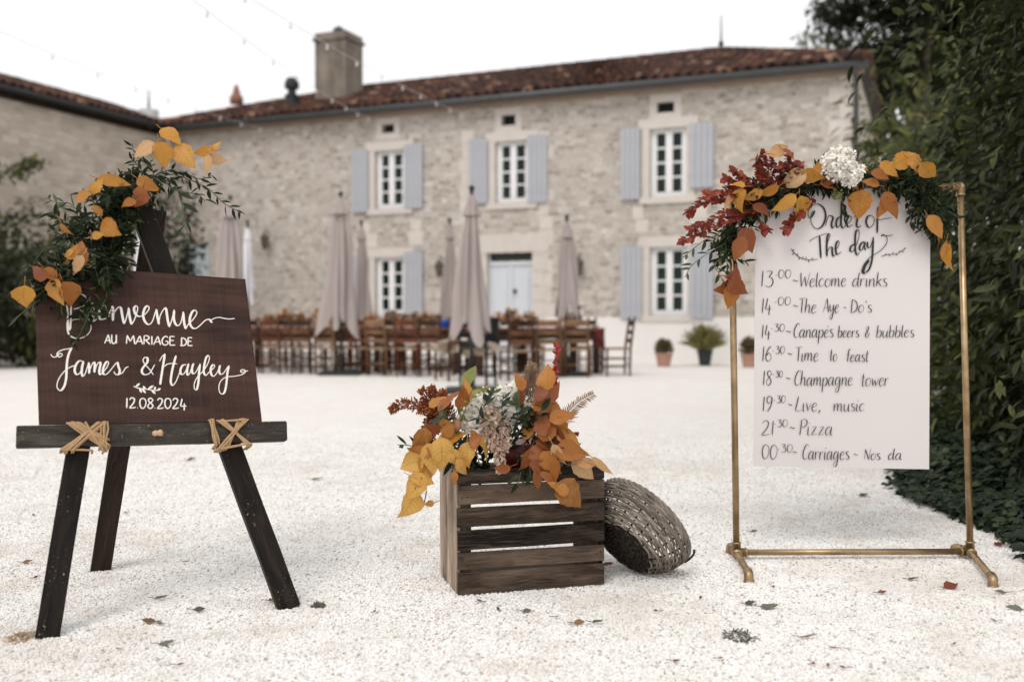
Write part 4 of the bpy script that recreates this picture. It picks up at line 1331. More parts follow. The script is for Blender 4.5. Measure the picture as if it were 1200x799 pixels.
rope = [[((80, 496.5), (121, 524)), ((85.5, 495.5), (124, 521)), ((92, 495.5), (124, 514)), ((117, 496.5), (73, 525.5)), ((113, 496), (78, 526)), ((121.5, 496), (86, 526)), ((123.5, 495.5), (122, 523.5)), ((120.5, 495.5), (117.5, 521.5)), ((101, 496), (120, 526)), ((74, 526.5), (106, 527.5))],
        [((256, 493.5), (292, 520)), ((261, 493), (289, 521.5)), ((286.5, 492), (257, 524.5)), ((282.5, 492), (261, 524.5)), ((278, 493), (265, 523)), ((246, 493.5), (252, 520)), ((248, 492.5), (254, 518.5)), ((257, 525.5), (292, 519.5)), ((266, 493), (285, 492))]]
for tie in rope:
    b = MB()
    tie = tie + [((p[0] + rng.uniform(1.5, 3), p[1] + rng.uniform(-.6, .6)), (q[0] + rng.uniform(1.2, 3), q[1] + rng.uniform(-.6, .6))) for p, q in tie[:8]]
    for i, (p, q) in enumerate(tie):
        o1 = .0245 + .003 * (i % 3)
        P, Q = epl(*p, o1), epl(*q, o1)
        dz = (P - Q).normalized()
        pts = [P + dz * .006 - n_ * .07, P + dz * .005 - n_ * .012, P, P.lerp(Q, .3) + n_ * .003 + e_ * rng.uniform(-.003, .003), P.lerp(Q, .7) + n_ * .003 + e_ * rng.uniform(-.003, .003), Q, Q - dz * .005 - n_ * .012, Q - dz * .006 - n_ * .07]
        b.tube(catmull(pts, 4), .0033, 7, r=rng.random())
    b.build('rope_tie', M['rope'], easel, smooth=True)
b = MB()
kp = epl(182.5, 507.5, .032)
b.blob(kp, (.012, .010, .009), 10, 7, .12); b.tube([kp - n_ * .012, kp + n_ * .004], .008, 8); b.blob(kp + e_ * .012 + n_ * .006, (.010, .009, .010), 8, 6, .12)
b.build('peg', plain('pale knotted cord', (.55, .36, .22), .8, 0, .2, 40, .3), easel, smooth=True)

# ------------------------------------------------------------------ welcome board
BO = .010
TLp, TRp, BRp, BLp = epl(39.5, 309, BO), epl(287.5, 327, BO), epl(307, 493.5, BO), epl(45.5, 497, BO)
b = MB()
nx, ny = 16, 12
vs, fs, us = [], [], []
for side, off in ((0, 0), (1, -.018)):
    for j in range(ny + 1):
        for i in range(nx + 1):
            p = BLp.lerp(BRp, i / nx).lerp(TLp.lerp(TRp, i / nx), j / ny)
            vs.append(p + n_ * off)
n = nx + 1; K = n * (ny + 1)
for j in range(ny):
    for i in range(nx):
        a = j * n + i
        uvq = [((i + di) / nx * .66, (j + dj) / ny * .48) for di, dj in ((0, 0), (1, 0), (1, 1), (0, 1))]
        fs.append((a, a + 1, a + n + 1, a + n)); us.append(uvq)
        fs.append((K + a, K + a + n, K + a + n + 1, K + a + 1)); us.append([uvq[0], uvq[3], uvq[2], uvq[1]])
rim = [i for i in range(n)] + [n * j + nx for j in range(1, ny + 1)] + [K - 1 - i for i in range(1, n)] + [n * (ny - j) for j in range(1, ny)]
for k in range(len(rim)):
    c, d2 = rim[k], rim[(k + 1) % len(rim)]
    fs.append((d2, c, K + c, K + d2)); us.append([(k * .01, 0), (k * .01 + .01, 0), (k * .01 + .01, .02), (k * .01, .02)])
b.add(vs, fs, us)
board = b.build('welcome_board', M['board'])
tag(board, 'dark red brown wooden welcome board with white handwriting resting on the easel', 'sign board')

# ------------------------------------------------------------------ handwriting
_lay = [0]
def ink(b, pts2d, plane, nrm, wd, contrast=.45, off0=.0012, smooth=True, taper=.45):
    """one pen stroke: pixel points on the flat sign -> a thin ribbon of paint lying on it; strokes going down are broader"""
    pts = [plane(x, y) for x, y in pts2d]
    pts = catmull(pts, 7) if smooth and len(pts) > 2 else ([pts[0].lerp(pts[1], k / 6) for k in range(7)] if len(pts) == 2 else pts)
    m = len(pts)
    _lay[0] += 1
    lay = off0 + (_lay[0] % 60) * .000012
    vs = []
    up = Vector((0, 0, 1)) - nrm * nrm.z
    up.normalize()
    for i, p in enumerate(pts):
        t = pts[min(i + 1, m - 1)] - pts[max(i - 1, 0)]
        if t.length < 1e-9: t = up
        t.normalize()
        down = max(0, -t.dot(up))
        w2 = wd * ((1 - contrast) + contrast * 1.5 * down) / 2
        ed = min(i, m - 1 - i)
        w2 *= min(1, taper + ed * .3)
        s = t.cross(nrm).normalized() * w2
        q = p + nrm * (lay + i * .000002)
        vs += [q - s, q + s]
    b.add(vs, [(2 * i, 2 * i + 1, 2 * i + 3, 2 * i + 2) for i in range(m - 1)], None, .5)
def fillblob(b, c, d, wd, plane, nrm):
    """small painted leaf from pixel c to pixel d"""
    P, Q = plane(*c), plane(*d)
    t = (Q - P); L = t.length; t.normalize(); s = t.cross(nrm)
    _lay[0] += 1
    o = nrm * (.0012 + (_lay[0] % 60) * .000012)
    vs = [P + o]
    for k in range(1, 6): vs.append(P + t * L * k / 6 + s * wd * math.sin(math.pi * k / 6) + o)
    vs.append(Q + o)
    for k in range(5, 0, -1): vs.append(P + t * L * k / 6 - s * wd * math.sin(math.pi * k / 6) + o)
    b.add(vs, [tuple(range(12))], None, .5)
bp = lambda x, y: epl(x, y, BO)
def zz(ox, oy, s): return lambda pts: [(ox + x / s, oy + y / s) for x, y in pts]
A_, B_, C_, D_ = zz(60, 330, 9.983), zz(160, 340, 9.983), zz(55, 400, 9.983), zz(170, 400, 9.185)
bien = [A_(q) for q in ([(183, 255), (190, 340), (196, 440), (202, 520), (216, 572)], [(232, 270), (230, 360), (229, 450), (224, 520), (217, 570)],
    [(190, 450), (191, 560), (215, 625), (280, 662), (350, 660), (410, 632), (450, 590), (466, 540), (455, 475), (420, 415), (370, 355), (310, 318), (262, 322)],
    [(200, 215), (240, 175), (300, 148), (350, 148), (392, 170), (412, 215), (402, 255), (375, 285), (320, 310), (262, 322)], [(234, 545), (228, 500), (236, 462), (275, 443), (335, 441)],
    [(474, 290), (490, 320), (492, 380), (490, 430), (500, 462), (525, 445), (562, 405), (612, 365), (642, 315), (630, 285), (595, 290), (566, 340), (560, 400), (575, 440), (610, 440), (660, 420), (690, 350), (713, 290)],
    [(714, 285), (722, 330), (722, 400), (722, 460)], [(720, 430), (745, 350), (790, 300), (815, 312), (828, 380), (842, 455), (856, 496)], [(856, 496), (878, 430), (905, 315)], [(905, 305), (912, 380), (928, 460), (942, 503)],
    [(942, 503), (975, 440), (1008, 340), (1008, 295), (985, 288), (968, 320), (985, 380), (1025, 408), (1065, 402)], [(1062, 405), (1110, 370), (1145, 315), (1128, 285), (1095, 312), (1075, 390), (1095, 465), (1138, 502), (1180, 470), (1215, 370), (1235, 322)], [(478, 250), (482, 262)])]
bien += [B_(q) for q in ([(230, 222), (240, 290), (252, 350), (262, 402)], [(258, 385), (280, 290), (325, 215), (345, 222), (357, 300), (368, 370), (385, 432)], [(385, 432), (412, 350), (440, 235)], [(440, 230), (435, 330), (455, 395), (488, 416), (520, 372), (545, 260)],
    [(545, 252), (553, 350), (562, 410), (577, 455)], [(577, 455), (605, 400), (660, 345), (703, 275), (690, 238), (655, 250), (625, 320), (625, 395), (655, 442), (695, 447), (745, 410), (800, 357), (840, 342), (870, 352)])]
thin = [B_(q) for q in ([(840, 342), (875, 368), (880, 378), (862, 366), (900, 335), (960, 320), (1020, 330), (1080, 338), (1150, 332)],)]
jam = [C_(q) for q in ([(292, 72), (262, 130), (240, 210), (230, 310), (226, 420), (208, 510), (175, 565), (145, 572), (118, 530), (130, 460), (170, 390), (225, 332), (280, 298), (330, 282)],
    [(425, 232), (375, 232), (335, 285), (325, 350), (352, 388), (395, 355), (425, 250)], [(428, 232), (410, 310), (408, 380), (422, 407), (450, 370), (488, 248)], [(488, 244), (494, 310), (494, 378)], [(493, 355), (525, 275), (548, 244), (560, 265), (557, 320), (556, 365)],
    [(556, 355), (585, 275), (612, 244), (627, 262), (612, 345), (622, 388), (655, 360), (700, 305), (720, 255), (705, 235), (680, 262), (655, 330), (662, 382), (700, 382), (745, 335), (800, 265), (828, 242)],
    [(826, 240), (835, 290), (852, 345), (835, 388), (800, 382), (782, 352)], [(838, 388), (885, 365), (920, 312), (955, 297)])]
jam += [[(179.8, 439.3), (175, 432.5), (169.5, 426.5), (167.6, 422), (169.5, 419), (172.6, 419.5), (172.8, 424), (169, 429), (166.2, 433.5), (167.2, 437.8), (171, 439), (175.5, 437), (179, 431.5), (181.3, 427)]]
jam += [D_(q) for q in ([(155, 215), (182, 165), (212, 137)], [(213, 132), (200, 220), (182, 330), (168, 420), (163, 466)], [(333, 153), (312, 225), (288, 330), (276, 430), (296, 474), (330, 435), (362, 360), (400, 268), (440, 248)],
    [(442, 250), (405, 258), (380, 308), (388, 352), (418, 348), (450, 292), (468, 238)], [(468, 238), (452, 310), (458, 362), (482, 340), (508, 262), (522, 235)], [(522, 235), (505, 290), (512, 345), (545, 332), (588, 250)], [(592, 240), (580, 340), (573, 440), (555, 518), (530, 505), (532, 445), (565, 382), (625, 318), (672, 245), (692, 180), (680, 153), (655, 180), (635, 270), (632, 335), (655, 365), (690, 330), (735, 290), (748, 262), (728, 252), (706, 295), (712, 355), (742, 374), (780, 325), (808, 258)],
    [(808, 255), (796, 305), (808, 352), (845, 340), (892, 268)], [(903, 260), (885, 345), (875, 450), (855, 545), (820, 565), (795, 525), (800, 455), (835, 405), (885, 380)])]
thin += [C_([(292, 82), (250, 88), (190, 98), (140, 120), (118, 152), (140, 182), (172, 172), (178, 150), (152, 142), (125, 165), (100, 183), (65, 180), (45, 150)]), D_([(205, 274), (235, 248), (285, 238), (345, 243)]), D_([(885, 380), (960, 375), (1040, 358), (1078, 332), (1070, 308), (1040, 306), (1028, 322), (1050, 335), (1075, 320), (1108, 318)]),
         [(156.5, 452.5), (163, 455), (172, 456), (181, 457.5), (187, 457)]]
b = MB()
for i, s in enumerate(bien): ink(b, s, bp, n_, .0042 if i < 5 else .0060)
for s in jam: ink(b, s, bp, n_, .0054)
for s in thin: ink(b, s, bp, n_, .0036, .2)
for c, d2 in (((159, 453), (164, 449)), ((163, 454), (166, 460.5)), ((166, 455), (171, 461)), ((170.5, 456.5), (167.5, 452)), ((173, 456), (180.5, 451.5)), ((177, 457), (182.5, 461.5)), ((181, 457), (182, 453)), ((184, 457.5), (188.5, 455))):
    fillblob(b, c, d2, .0035, bp, n_)

# single stroke pen alphabet: x-height 10, capitals 18
G = {
'0': (11, [[(5.5, 18), (1.8, 15.5), (.6, 9), (2, 2.2), (5, 0), (8, 3), (9.4, 9), (8.5, 15), (5.2, 18)]]), '1': (5, [[(2.2, 18), (2, 9), (1.8, 0)]]), '2': (11, [[(1, 14), (3, 17.6), (6.2, 17.6), (8, 14.5), (6, 8), (.5, .2)], [(.5, .2), (5, .3), (10, 1.6)]]),
'3': (10.5, [[(1, 17), (4, 17.8), (8, 17.5)], [(8, 17.5), (6, 14), (4, 11)], [(4, 11), (7.5, 10), (9, 6), (7.5, 1.5), (4, 0), (.5, 2)]]), '4': (11, [[(3.4, 18), (2.2, 11), (1, 4.6)], [(1, 4.6), (10, 5.2)], [(6.8, 10), (6.6, 3), (6.4, -2.5)]]),
'6': (10, [[(7.5, 18), (3.5, 14), (.9, 7), (1.6, 2), (4.6, 0), (8, 2.5), (8, 7), (5, 9.6), (1.6, 6.8)]]), '8': (10, [[(8, 15.6), (5.4, 18), (2.2, 16), (3, 12), (6.6, 8.4), (8.4, 4), (5, 0), (1.4, 2.5), (2, 6.6), (5.6, 10.6), (8.3, 14), (8, 15.8)]]),
'9': (10, [[(8, 14), (5.5, 18), (1.6, 16), (1.6, 11.5), (4.5, 9.6), (8, 13)], [(8.2, 17), (8, 10), (5, 2.5), (2, 0)]]), '~': (9, [[(0, .2), (2, 1.6), (4, .6), (6.4, -.4), (8.6, 1.2)]]), '.': (4, [[(1, 0), (1.6, .6)]]), ',': (5, [[(3.4, 1.8), (2.6, -.6), (1, -2)]]), "'": (3.5, [[(1.2, 16), (1.4, 13.4)]]), ':': (3.4, [[(1, 8), (1.5, 8.8)]]), ' ': (7, []),
'a': (11, [[(8, 8.5), (5, 10), (1.5, 7), (.8, 2.5), (3, 0), (6, 3), (8, 9)], [(8.2, 10), (7.6, 2.4), (8.6, 0), (10.2, 1)]]), 'b': (9.5, [[(2, 18), (1.5, 9), (1, 0)], [(1, 2), (3, 9), (6.5, 9.5), (8, 5.5), (6, .8), (3, 0), (1, 1)]]), 'c': (9, [[(7.5, 8), (5, 10), (1.5, 7), (.8, 3), (3, 0), (6, .7), (8, 2.5)]]),
'd': (11, [[(7.5, 8.5), (5, 10), (1.5, 7), (.8, 2.5), (3, 0), (6, 3), (7.8, 9)], [(8.9, 18), (8, 9), (7.8, 2), (8.8, 0), (10, .8)]]), 'e': (9, [[(1, 4.5), (5, 6), (7.2, 8.5), (5, 10), (2, 8), (.8, 3.5), (3, 0), (6, .7), (8, 2.5)]]), 'f': (8, [[(8, 17), (6, 18), (4.2, 15), (3.8, 8), (3.5, 0)], [(1, 10), (7, 10.5)]]),
'g': (11, [[(7.5, 8.5), (5, 10), (1.5, 7), (.8, 2.5), (3, .5), (6, 3), (7.8, 9)], [(8, 10), (7.8, -2), (5.5, -8), (2, -7.5), (2, -4.5), (6, -1), (10, 1.5)]]), 'h': (10, [[(2, 18), (1.5, 9), (1, 0)], [(1, 3), (3.5, 9), (6.3, 9.5), (7, 6), (7, 1.5), (8, 0), (9.3, .8)]]), 'i': (4.8, [[(1.5, 10), (1.3, 2), (2.3, 0), (3.8, 1)]]), 'j': (4.8, [[(1.5, 10), (1.3, 2), (2.3, 0), (3.8, 1)], [(2.0, 14.4), (2.5, 13.4)]]),
'k': (9, [[(2, 18), (1.5, 9), (1, 0)], [(7.5, 9.5), (4.5, 7), (1.5, 4.5)], [(3, 5.5), (5.5, 2.5), (8, 0)]]), 'l': (4.5, [[(2, 18), (1.3, 8), (1.3, 2), (2.3, 0), (3.5, 1)]]), 'm': (14.5, [[(1, 10), (1, 5), (1, 0)], [(1, 3), (3.5, 9), (5.5, 9.5), (6, 6), (6, 0)], [(6, 3), (8.5, 9), (10.5, 9.5), (11.2, 6), (11.2, 1.5), (12.2, 0), (13.5, 1)]]),
'n': (10, [[(1, 10), (1, 5), (1, 0)], [(1, 3), (3.5, 9), (6.3, 9.5), (7, 6), (7, 1.5), (8, 0), (9.3, .8)]]), 'o': (9.5, [[(4.5, 10), (1.5, 7.5), (.8, 3.5), (3, 0), (6.5, 1), (8.2, 5.5), (7, 9), (4.3, 10)]]), 'p': (9.5, [[(1.2, 10), (1.1, 1), (1, -8)], [(1, 3), (3, 9), (6.5, 9.5), (8, 5.5), (6, .8), (3, 0), (1, 1.5)]]), 'r': (7.6, [[(1, 10), (1, 5), (1, 0)], [(1, 4.5), (2.6, 8), (4.4, 9.8), (5.9, 9.2)]]),
's': (8, [[(6.5, 8.8), (4, 10), (1.8, 8.5), (3, 6), (6, 4), (6.5, 1.5), (3.5, 0), (.5, 1.2)]]), 't': (6.5, [[(2.8, 16), (2.2, 8), (2.2, 2), (3.5, 0), (5.5, 1)], [(0, 11), (6, 11.5)]]), 'u': (10, [[(1, 10), (1, 3), (3, 0), (5.5, 2), (7.2, 8)], [(7.4, 10), (7.2, 2), (8.2, 0), (9.5, .8)]]), 'v': (8, [[(.8, 10), (3.5, 0)], [(3.5, 0), (7, 10)]]),
'w': (12, [[(.8, 10), (3, 0)], [(3, 0), (5.5, 8)], [(5.5, 8), (7.5, 0)], [(7.5, 0), (11, 10)]]), 'y': (10, [[(1, 10), (1.5, 4), (3.5, 1.5), (6, 4), (7.5, 10)], [(7.8, 10), (7.6, -2), (5.5, -8), (2.5, -7.5), (3, -4), (7, -1), (10, 1)]]), 'z': (9.5, [[(1, 9.5), (7.5, 10)], [(7.5, 10), (1, 0)], [(1, 0), (5, .6), (9, 1.5)]]),
'W': (14, [[(.3, 18), (1.2, 9), (2.5, 0)], [(2.5, 0), (5, 8), (6.6, 13)], [(6.6, 13), (9.5, 0)], [(9.5, 0), (12, 10), (14, 18.5)]]), 'T': (10, [[(0, 17), (5, 17.5), (11, 18)], [(5.5, 17.5), (5.5, 9), (5.5, 0)]]), 'A': (11, [[(0, 0), (3, 9), (6, 18)], [(6, 18), (8, 9), (10, 0)], [(2, 6), (9, 6.5)]]), 'D': (11, [[(1.5, 18), (1.5, 9), (1.5, .5)], [(1.5, 18), (7, 15), (9.5, 9), (8, 3), (4, .2), (-1, .4)]]), 'C': (10, [[(9.5, 15.5), (8, 18), (4.5, 16.5), (1.2, 9), (1.8, 2.5), (5, 0), (9, 2)]]), 'L': (10.5, [[(4.2, 18), (2.6, 9), (1, .8)], [(1, .8), (5, .3), (10, 1.2)]]),
'P': (10, [[(2, 17.5), (1.5, 9), (1, 0)], [(0, 16), (4, 18.5), (8.5, 17.5), (9, 13.5), (6, 10), (2, 9)]]), 'N': (11, [[(.5, 0), (.8, 9), (1.2, 17)], [(1.2, 17), (4.5, 9), (8, 0)], [(8, 0), (9, 9), (10.4, 19)]]), '&': (10.5, [[(9, .6), (4, 9), (2.4, 14), (4.6, 17.6), (6.6, 15), (4.4, 10.4), (1, 5), (2, .9), (5, 0), (8, 4), (9, 8)]]), 'é': (9, [[(1, 4.5), (5, 6), (7.2, 8.5), (5, 10), (2, 8), (.8, 3.5), (3, 0), (6, .7), (8, 2.5)], [(4.6, 12.6), (6.8, 15.2)]]),
'U': (10.5, [[(1.2, 18), (1, 6), (3.4, 0), (7, 2), (8.6, 8), (8.8, 18)], [(8.8, 18), (8.8, 9), (9, 0)]]), 'M': (13.5, [[(.6, 0), (1.1, 9), (1.8, 18)], [(1.8, 18), (6, 5)], [(6, 5), (10.6, 18)], [(10.6, 18), (11.6, 9), (12.2, 0)]]), 'R': (10.5, [[(1, 0), (1.1, 9), (1.2, 18)], [(1.2, 18), (6, 17.5), (8.2, 14), (6, 10), (1.4, 9)], [(3, 9), (6, 5), (9.4, 0)]]), 'I': (4, [[(1.6, 18), (1.6, 9), (1.6, 0)]]), 'G': (11, [[(9.2, 15.6), (7, 18), (3.4, 16), (1, 9), (2, 2.4), (5.6, 0), (9.2, 3), (9.4, 8)], [(5.8, 8), (9.6, 8)]]), 'E': (9.5, [[(1.2, 18), (1.1, 9), (1, 0)], [(1.2, 18), (8, 17.6)], [(1.2, 9.5), (7, 9.8)], [(1, 0), (5, .1), (8.8, .3)]]),
}
def write(b, text, x0, x1, y0, y1, xh, plane, nrm, wd, slant=.10, contrast=.45, capk=1.0):
    """text between photo columns x0 and x1; baseline runs from row y0 to y1; xh = height of a small letter in rows"""
    tot = sum(G[c][0] for c in text) - 1.2
    sx, sy = (x1 - x0) / tot, xh / 10.0
    x = 0.0
    for c in text:
        adv, strokes = G[c]
        jy = rng.uniform(-.35, .35)
        for s in strokes:
            pts = []
            for u, v in s:
                if v > 10: v = 10 + (v - 10) * capk
                X = x0 + (x + u) * sx + slant * v * sy
                f = (X - x0) / max(1e-6, (x1 - x0))
                pts.append((X, y0 + (y1 - y0) * f - (v + jy) * sy))
            ink(b, pts, plane, nrm, wd, contrast)
        x += adv
for tx, x0, x1, y0, y1, xh in (('AU', 122.6, 136.6, 402.6, 402.9, 5.9), ('MARIAGE', 147.6, 205, 403.2, 404.6, 5.7), ('DE', 211.6, 225.4, 404.9, 405.2, 5.3), ('12.08.2024', 147, 218.5, 478, 479, 6.7)):
    write(b, tx, x0, x1, y0, y1, xh, bp, n_, .0040, .0, .12)
b.build('lettering', M['white_paint'], board)

# ================================================================== CRATE
cl, cr_ = ground(535, 697.5), ground(707, 684.5)
ce = (cr_ - cl).normalized(); cb = Vector((-ce.y, ce.x, 0))
CW, CD = (cr_ - cl).length, .285
CH = (548 - 375) / 1167 * 0 + (H - (548 - 375) / F * cl.y) + .004
crate = thing('wooden_crate', 'weathered brown slatted wooden crate standing on the gravel', 'crate', cl)
def cp(x, y, z): return cl + ce * x + cb * y + Z * z
def slats(name, mat, fn, mats=None):
    b = MB(); fn(b); return b.build(name, mat, crate)
th = .014
hs = [(.0, .074), (.0835, .057), (.1475, .0665), (.225, .0655), (.300, .0655), (.372, CH - .372)]
b = MB()
for k, (z, h_) in enumerate(hs[:5]):
    z += .004
    j0, j1 = rng.uniform(-.002, .002), rng.uniform(-.002, .002)
    b.beam(cp(.002 + j0, -th / 2, z + h_ / 2), cp(CW - .002, -th / 2, z + h_ / 2 + j1), h_ - .002, th, cb)
z = .372
b.beam(cp(.002, -th / 2, .372 + .024), cp(CW - .002, -th / 2, .372 + .024), .046, th, cb)
b.build('front_panel', M['crate_wood'], crate)
zt_ = .372 + .047
for x, m in ((th / 2 + .001, 'crate_end_lit'), (CW - th / 2 - .001, 'crate_wood')):
    b = MB()
    ws = [.085, .075, .062, .05]
    y = .002
    for w_ in ws:
        b.beam(cp(x, y + w_ / 2, .004), cp(x, y + w_ / 2, zt_ + rng.uniform(-.004, .004)), w_ - .004, th, ce, r=rng.random())
        y += w_ + .003
    b.build('end_panel', M[m], crate)
b = MB()
y = .02
for w_ in (.085, .085, .085):
    b.beam(cp(.016, y + w_ / 2 - .01, zt_ - .007 - .02), cp(CW - .016, y + w_ / 2 - .01, zt_ - .007 - .02), w_ - .004, th, Z); y += w_ + .012
b.build('top_panel', M['crate_wood'], crate)
b = MB()
y = .01
for w_ in (.085, .085, .085):
    b.beam(cp(.016, y + w_ / 2, .012), cp(CW - .016, y + w_ / 2, .012), w_, th, Z); y += w_ + .008
b.build('bottom_panel', M['crate_wood'], crate)
for x in (.034, CW - .055):
    b = MB(); b.beam(cp(x, .018, .02), cp(x, .018, zt_ - .04), .034 if x < .1 else .075, .034, cb); b.build('corner_post', M['crate_wood'], crate)
for z, h_ in hs[:5]:
    for x in (.016, .034, CW - .03, CW - .014):
        b = MB(); b.lathe(cp(x, -th - .0008, z + h_ / 2 + rng.uniform(-.012, .012)), [(.003, 0), (.0022, .0012)], 8, -cb); b.build('nail', M['iron'], crate)

# ================================================================== BASKET leaning on the crate
ba = Vector((.62, .50, .60)).normalized()                    # from the bottom to the rim
q_ = ba.to_track_quat('Z', 'Y')
u1 = (Vector((ba.y, -ba.x, 0))).normalized()
u2 = ba.cross(u1)
if u2.z < 0: u2 = -u2
bc = at(731, 634, 3.52)
basket = thing('wicker_basket', 'shallow grey wicker basket leaning on its side against the crate', 'basket', (bc.x, bc.y, 0))
RX, RYv, BHt = .180, .200, .128
def brad(s):   # radius factor from bottom (0) to rim (1)
    return .60 + .40 * math.sin(min(1, s) * math.pi / 2) ** .9
def bpt(s, a, ro=0.0):
    k = brad(s) + ro
    return bc + ba * (BHt * s) + u1 * (RX * k * math.cos(a)) + u2 * (RYv * k * math.sin(a))
NS = 22
b = MB()
for k in range(NS):
    a = 2 * math.pi * k / NS
    b.tube([bpt(s, a) for s in np.linspace(0, 1, 9)], .0042, 5, r=rng.random())
b.build('stakes', M['wicker_dark'], basket, smooth=True)
b = MB()
NR = 30
for j in range(NR):
    s = .03 + .95 * j / (NR - 1)
    par = j % 2
    pts = []
    jit = [rng.uniform(-.006, .006) for _ in range(8)]
    for m_ in range(NS * 3):
        a = 2 * math.pi * m_ / (NS * 3)
        wv = math.cos(math.pi * (m_ / 3.0) + math.pi * par) * .022
        pts.append(bpt(s + jit[int(m_ / (NS * 3) * 8)] * .8 + .02 * math.sin(a * 3 + j), a, wv))
    b.tube(pts, [.0039 + .0010 * math.sin(m_ * .37 + j) for m_ in range(NS * 3)], 5, closed=True, r=rng.random())
b.build('weave', M['wicker'], basket, smooth=True)
b = MB()
for j in range(3):
    pts = []
    for m_ in range(120):
        a = 2 * math.pi * m_ / 120
        ph = a * 16 + j * 2.09
        pts.append(bpt(1.0, a, .02 * math.cos(ph)) + ba * (.007 * math.sin(ph) + .004))
    b.tube(pts, .0062, 6, closed=True, r=rng.random())
b.build('rim', M['wicker'], basket, smooth=True)
b = MB()
for j in range(17):
    k = .60 * (j + .6) / 17
    pts = []
    for m_ in range(72):
        a = 2 * math.pi * m_ / 72
        pts.append(bc + u1 * (RX * k * math.cos(a)) + u2 * (RYv * k * math.sin(a)) + ba * (.006 * math.cos(m_ * math.pi / 2.4 + j * math.pi) + .004))
    b.tube(pts, .0044, 5, closed=True, r=rng.random())
for m_ in range(24):
    a = 2 * math.pi * m_ / 24
    b.tube([bc + ba * .004, bc + u1 * (RX * .6 * math.cos(a)) + u2 * (RYv * .6 * math.sin(a)) + ba * .004], .0035, 5)
b.build('base', M['wicker_dark'], basket, smooth=True)
low = bpt(1.0, -math.pi / 2)
b = MB()
hp = [low + u1 * .05 + Z * .01, low + u1 * .07 - Z * .01 + ba * .03, low + ba * .055 + u1 * .09 - Z * .0, low + ba * .07 + u1 * .085 + Z * .008]
b.tube(catmull(hp, 5), .0042, 6)
b.build('handle_end', M['wicker_dark'], basket, smooth=True)
minz = min((o2.matrix_world @ Vector(c)).z if False else (Vector(v.co).z) for o2 in kids(basket) for v in o2.data.vertices for c in [0])
basket.location.z -= minz - .002

# ================================================================== BRASS PIPE STAND
stand = thing('pipe_stand', 'slim brass pipe stand with open feet carrying the schedule banner', 'stand', (1.32, 3.83, 0))
pr = .0126
LB, RBp = ground(863, 656), ground(1137, 655)
LT, RT = at(857, 219.5, 3.92), at(1125.5, 219, 3.92)
LB.z = RBp.z = .030
b = MB(); b.tube([LB, LT], pr, 14); b.build('post', M['brass'], stand, smooth=True)
b = MB(); b.tube([RBp, RT], pr, 14); b.build('post', M['brass'], stand, smooth=True)
b = MB(); b.tube([LT, RT], pr, 14); b.build('top_rail', M['brass'], stand, smooth=True)
b = MB(); b.tube([LB, RBp], pr * .92, 14); b.build('bottom_rail', M['brass'], stand, smooth=True)
def fitting(b, p, d, L, r=pr * 1.32):
    d = d.normalized()
    b.tube([p, p + d * (L - .005), p + d * (L - .004), p + d * L], [r, r, r * 1.16, r * 1.16], 14)
for P, O, U in ((LT, RT, LB), (RT, LT, RBp)):
    b = MB(); b.blob(P, pr * 1.36, 12, 8); fitting(b, P, O - P, .035); fitting(b, P, U - P, .035); b.build('elbow_fitting', M['brass'], stand, smooth=True)
for P, T, O, fpx, bpx in ((LB, LT, RBp, (877, 681), (856, 649)), (RBp, RT, LB, (1163, 687), (1120, 650))):
    f = ground(*fpx); f.z = .030
    k = ground(*bpx); k.z = .030
    b = MB(); b.tube([k, P, f], pr * .95, 12); b.build('foot_pipe', M['brass'], stand, smooth=True)
    b = MB(); b.blob(P, pr * 1.45, 12, 8); fitting(b, P, T - P, .038); fitting(b, P, O - P, .038); fitting(b, P, f - P, .035); fitting(b, P, k - P, .03); b.build('cross_fitting', M['brass'], stand, smooth=True)
    for q, s in ((f, 1), (k, .8)):
        b = MB()
        dq = (q - P).normalized()
        b.tube(catmull([q - dq * .03, q - dq * .006, q + dq * .006 - Z * .006, q + dq * .011 - Z * .028], 4), pr * 1.32, 12); b.lathe(q + dq * .011 - Z * .0295, [(pr * 1.5, 0), (pr * 1.5, .008)], 14)
        b.build('foot_elbow', M['brass'], stand, smooth=True)

# ------------------------------------------------------------------ banner
pe = (RT - LT); pe.z = 0; pe.normalize()
pn = Vector((pe.y, -pe.x, 0))
PO = LT + pn * .022
def ppl(x, y): return on_plane(x, y, PO, pn)
b = MB()
nx, ny = 20, 30
cTL, cTR, cBR, cBL = ppl(885.5, 221), ppl(1090.5, 221), ppl(1088.5, 549.5), ppl(883, 546.5)
vs, fs, us = [], [], []
for off in (0, -.002):
    for j in range(ny + 1):
        for i in range(nx + 1):
            p = cTL.lerp(cTR, i / nx).lerp(cBL.lerp(cBR, i / nx), j / ny)
            wv = .0025 * math.sin(i / nx * 5 + j / ny * 3) * (j / ny) + .006 * max(0, j / ny - .93) * 10 * .1
            vs.append(p + pn * (off + wv))
n = nx + 1; K = n * (ny + 1)
for j in range(ny):
    for i in range(nx):
        a = j * n + i
        fs += [(a, a + n, a + n + 1, a + 1), (K + a, K + a + 1, K + a + n + 1, K + a + n)]
rim = [i for i in range(n)] + [n * j + nx for j in range(1, ny + 1)] + [K - 1 - i for i in range(1, n)] + [n * (ny - j) for j in range(1, ny)]
fs += [(rim[k], rim[(k + 1) % len(rim)], K + rim[(k + 1) % len(rim)], K + rim[k]) for k in range(len(rim))]
b.add(vs, fs)
banner = tag(b.build('schedule_banner', M['canvas'], None, smooth=False), 'white hanging banner with the handwritten order of the day', 'banner')
b = MB()
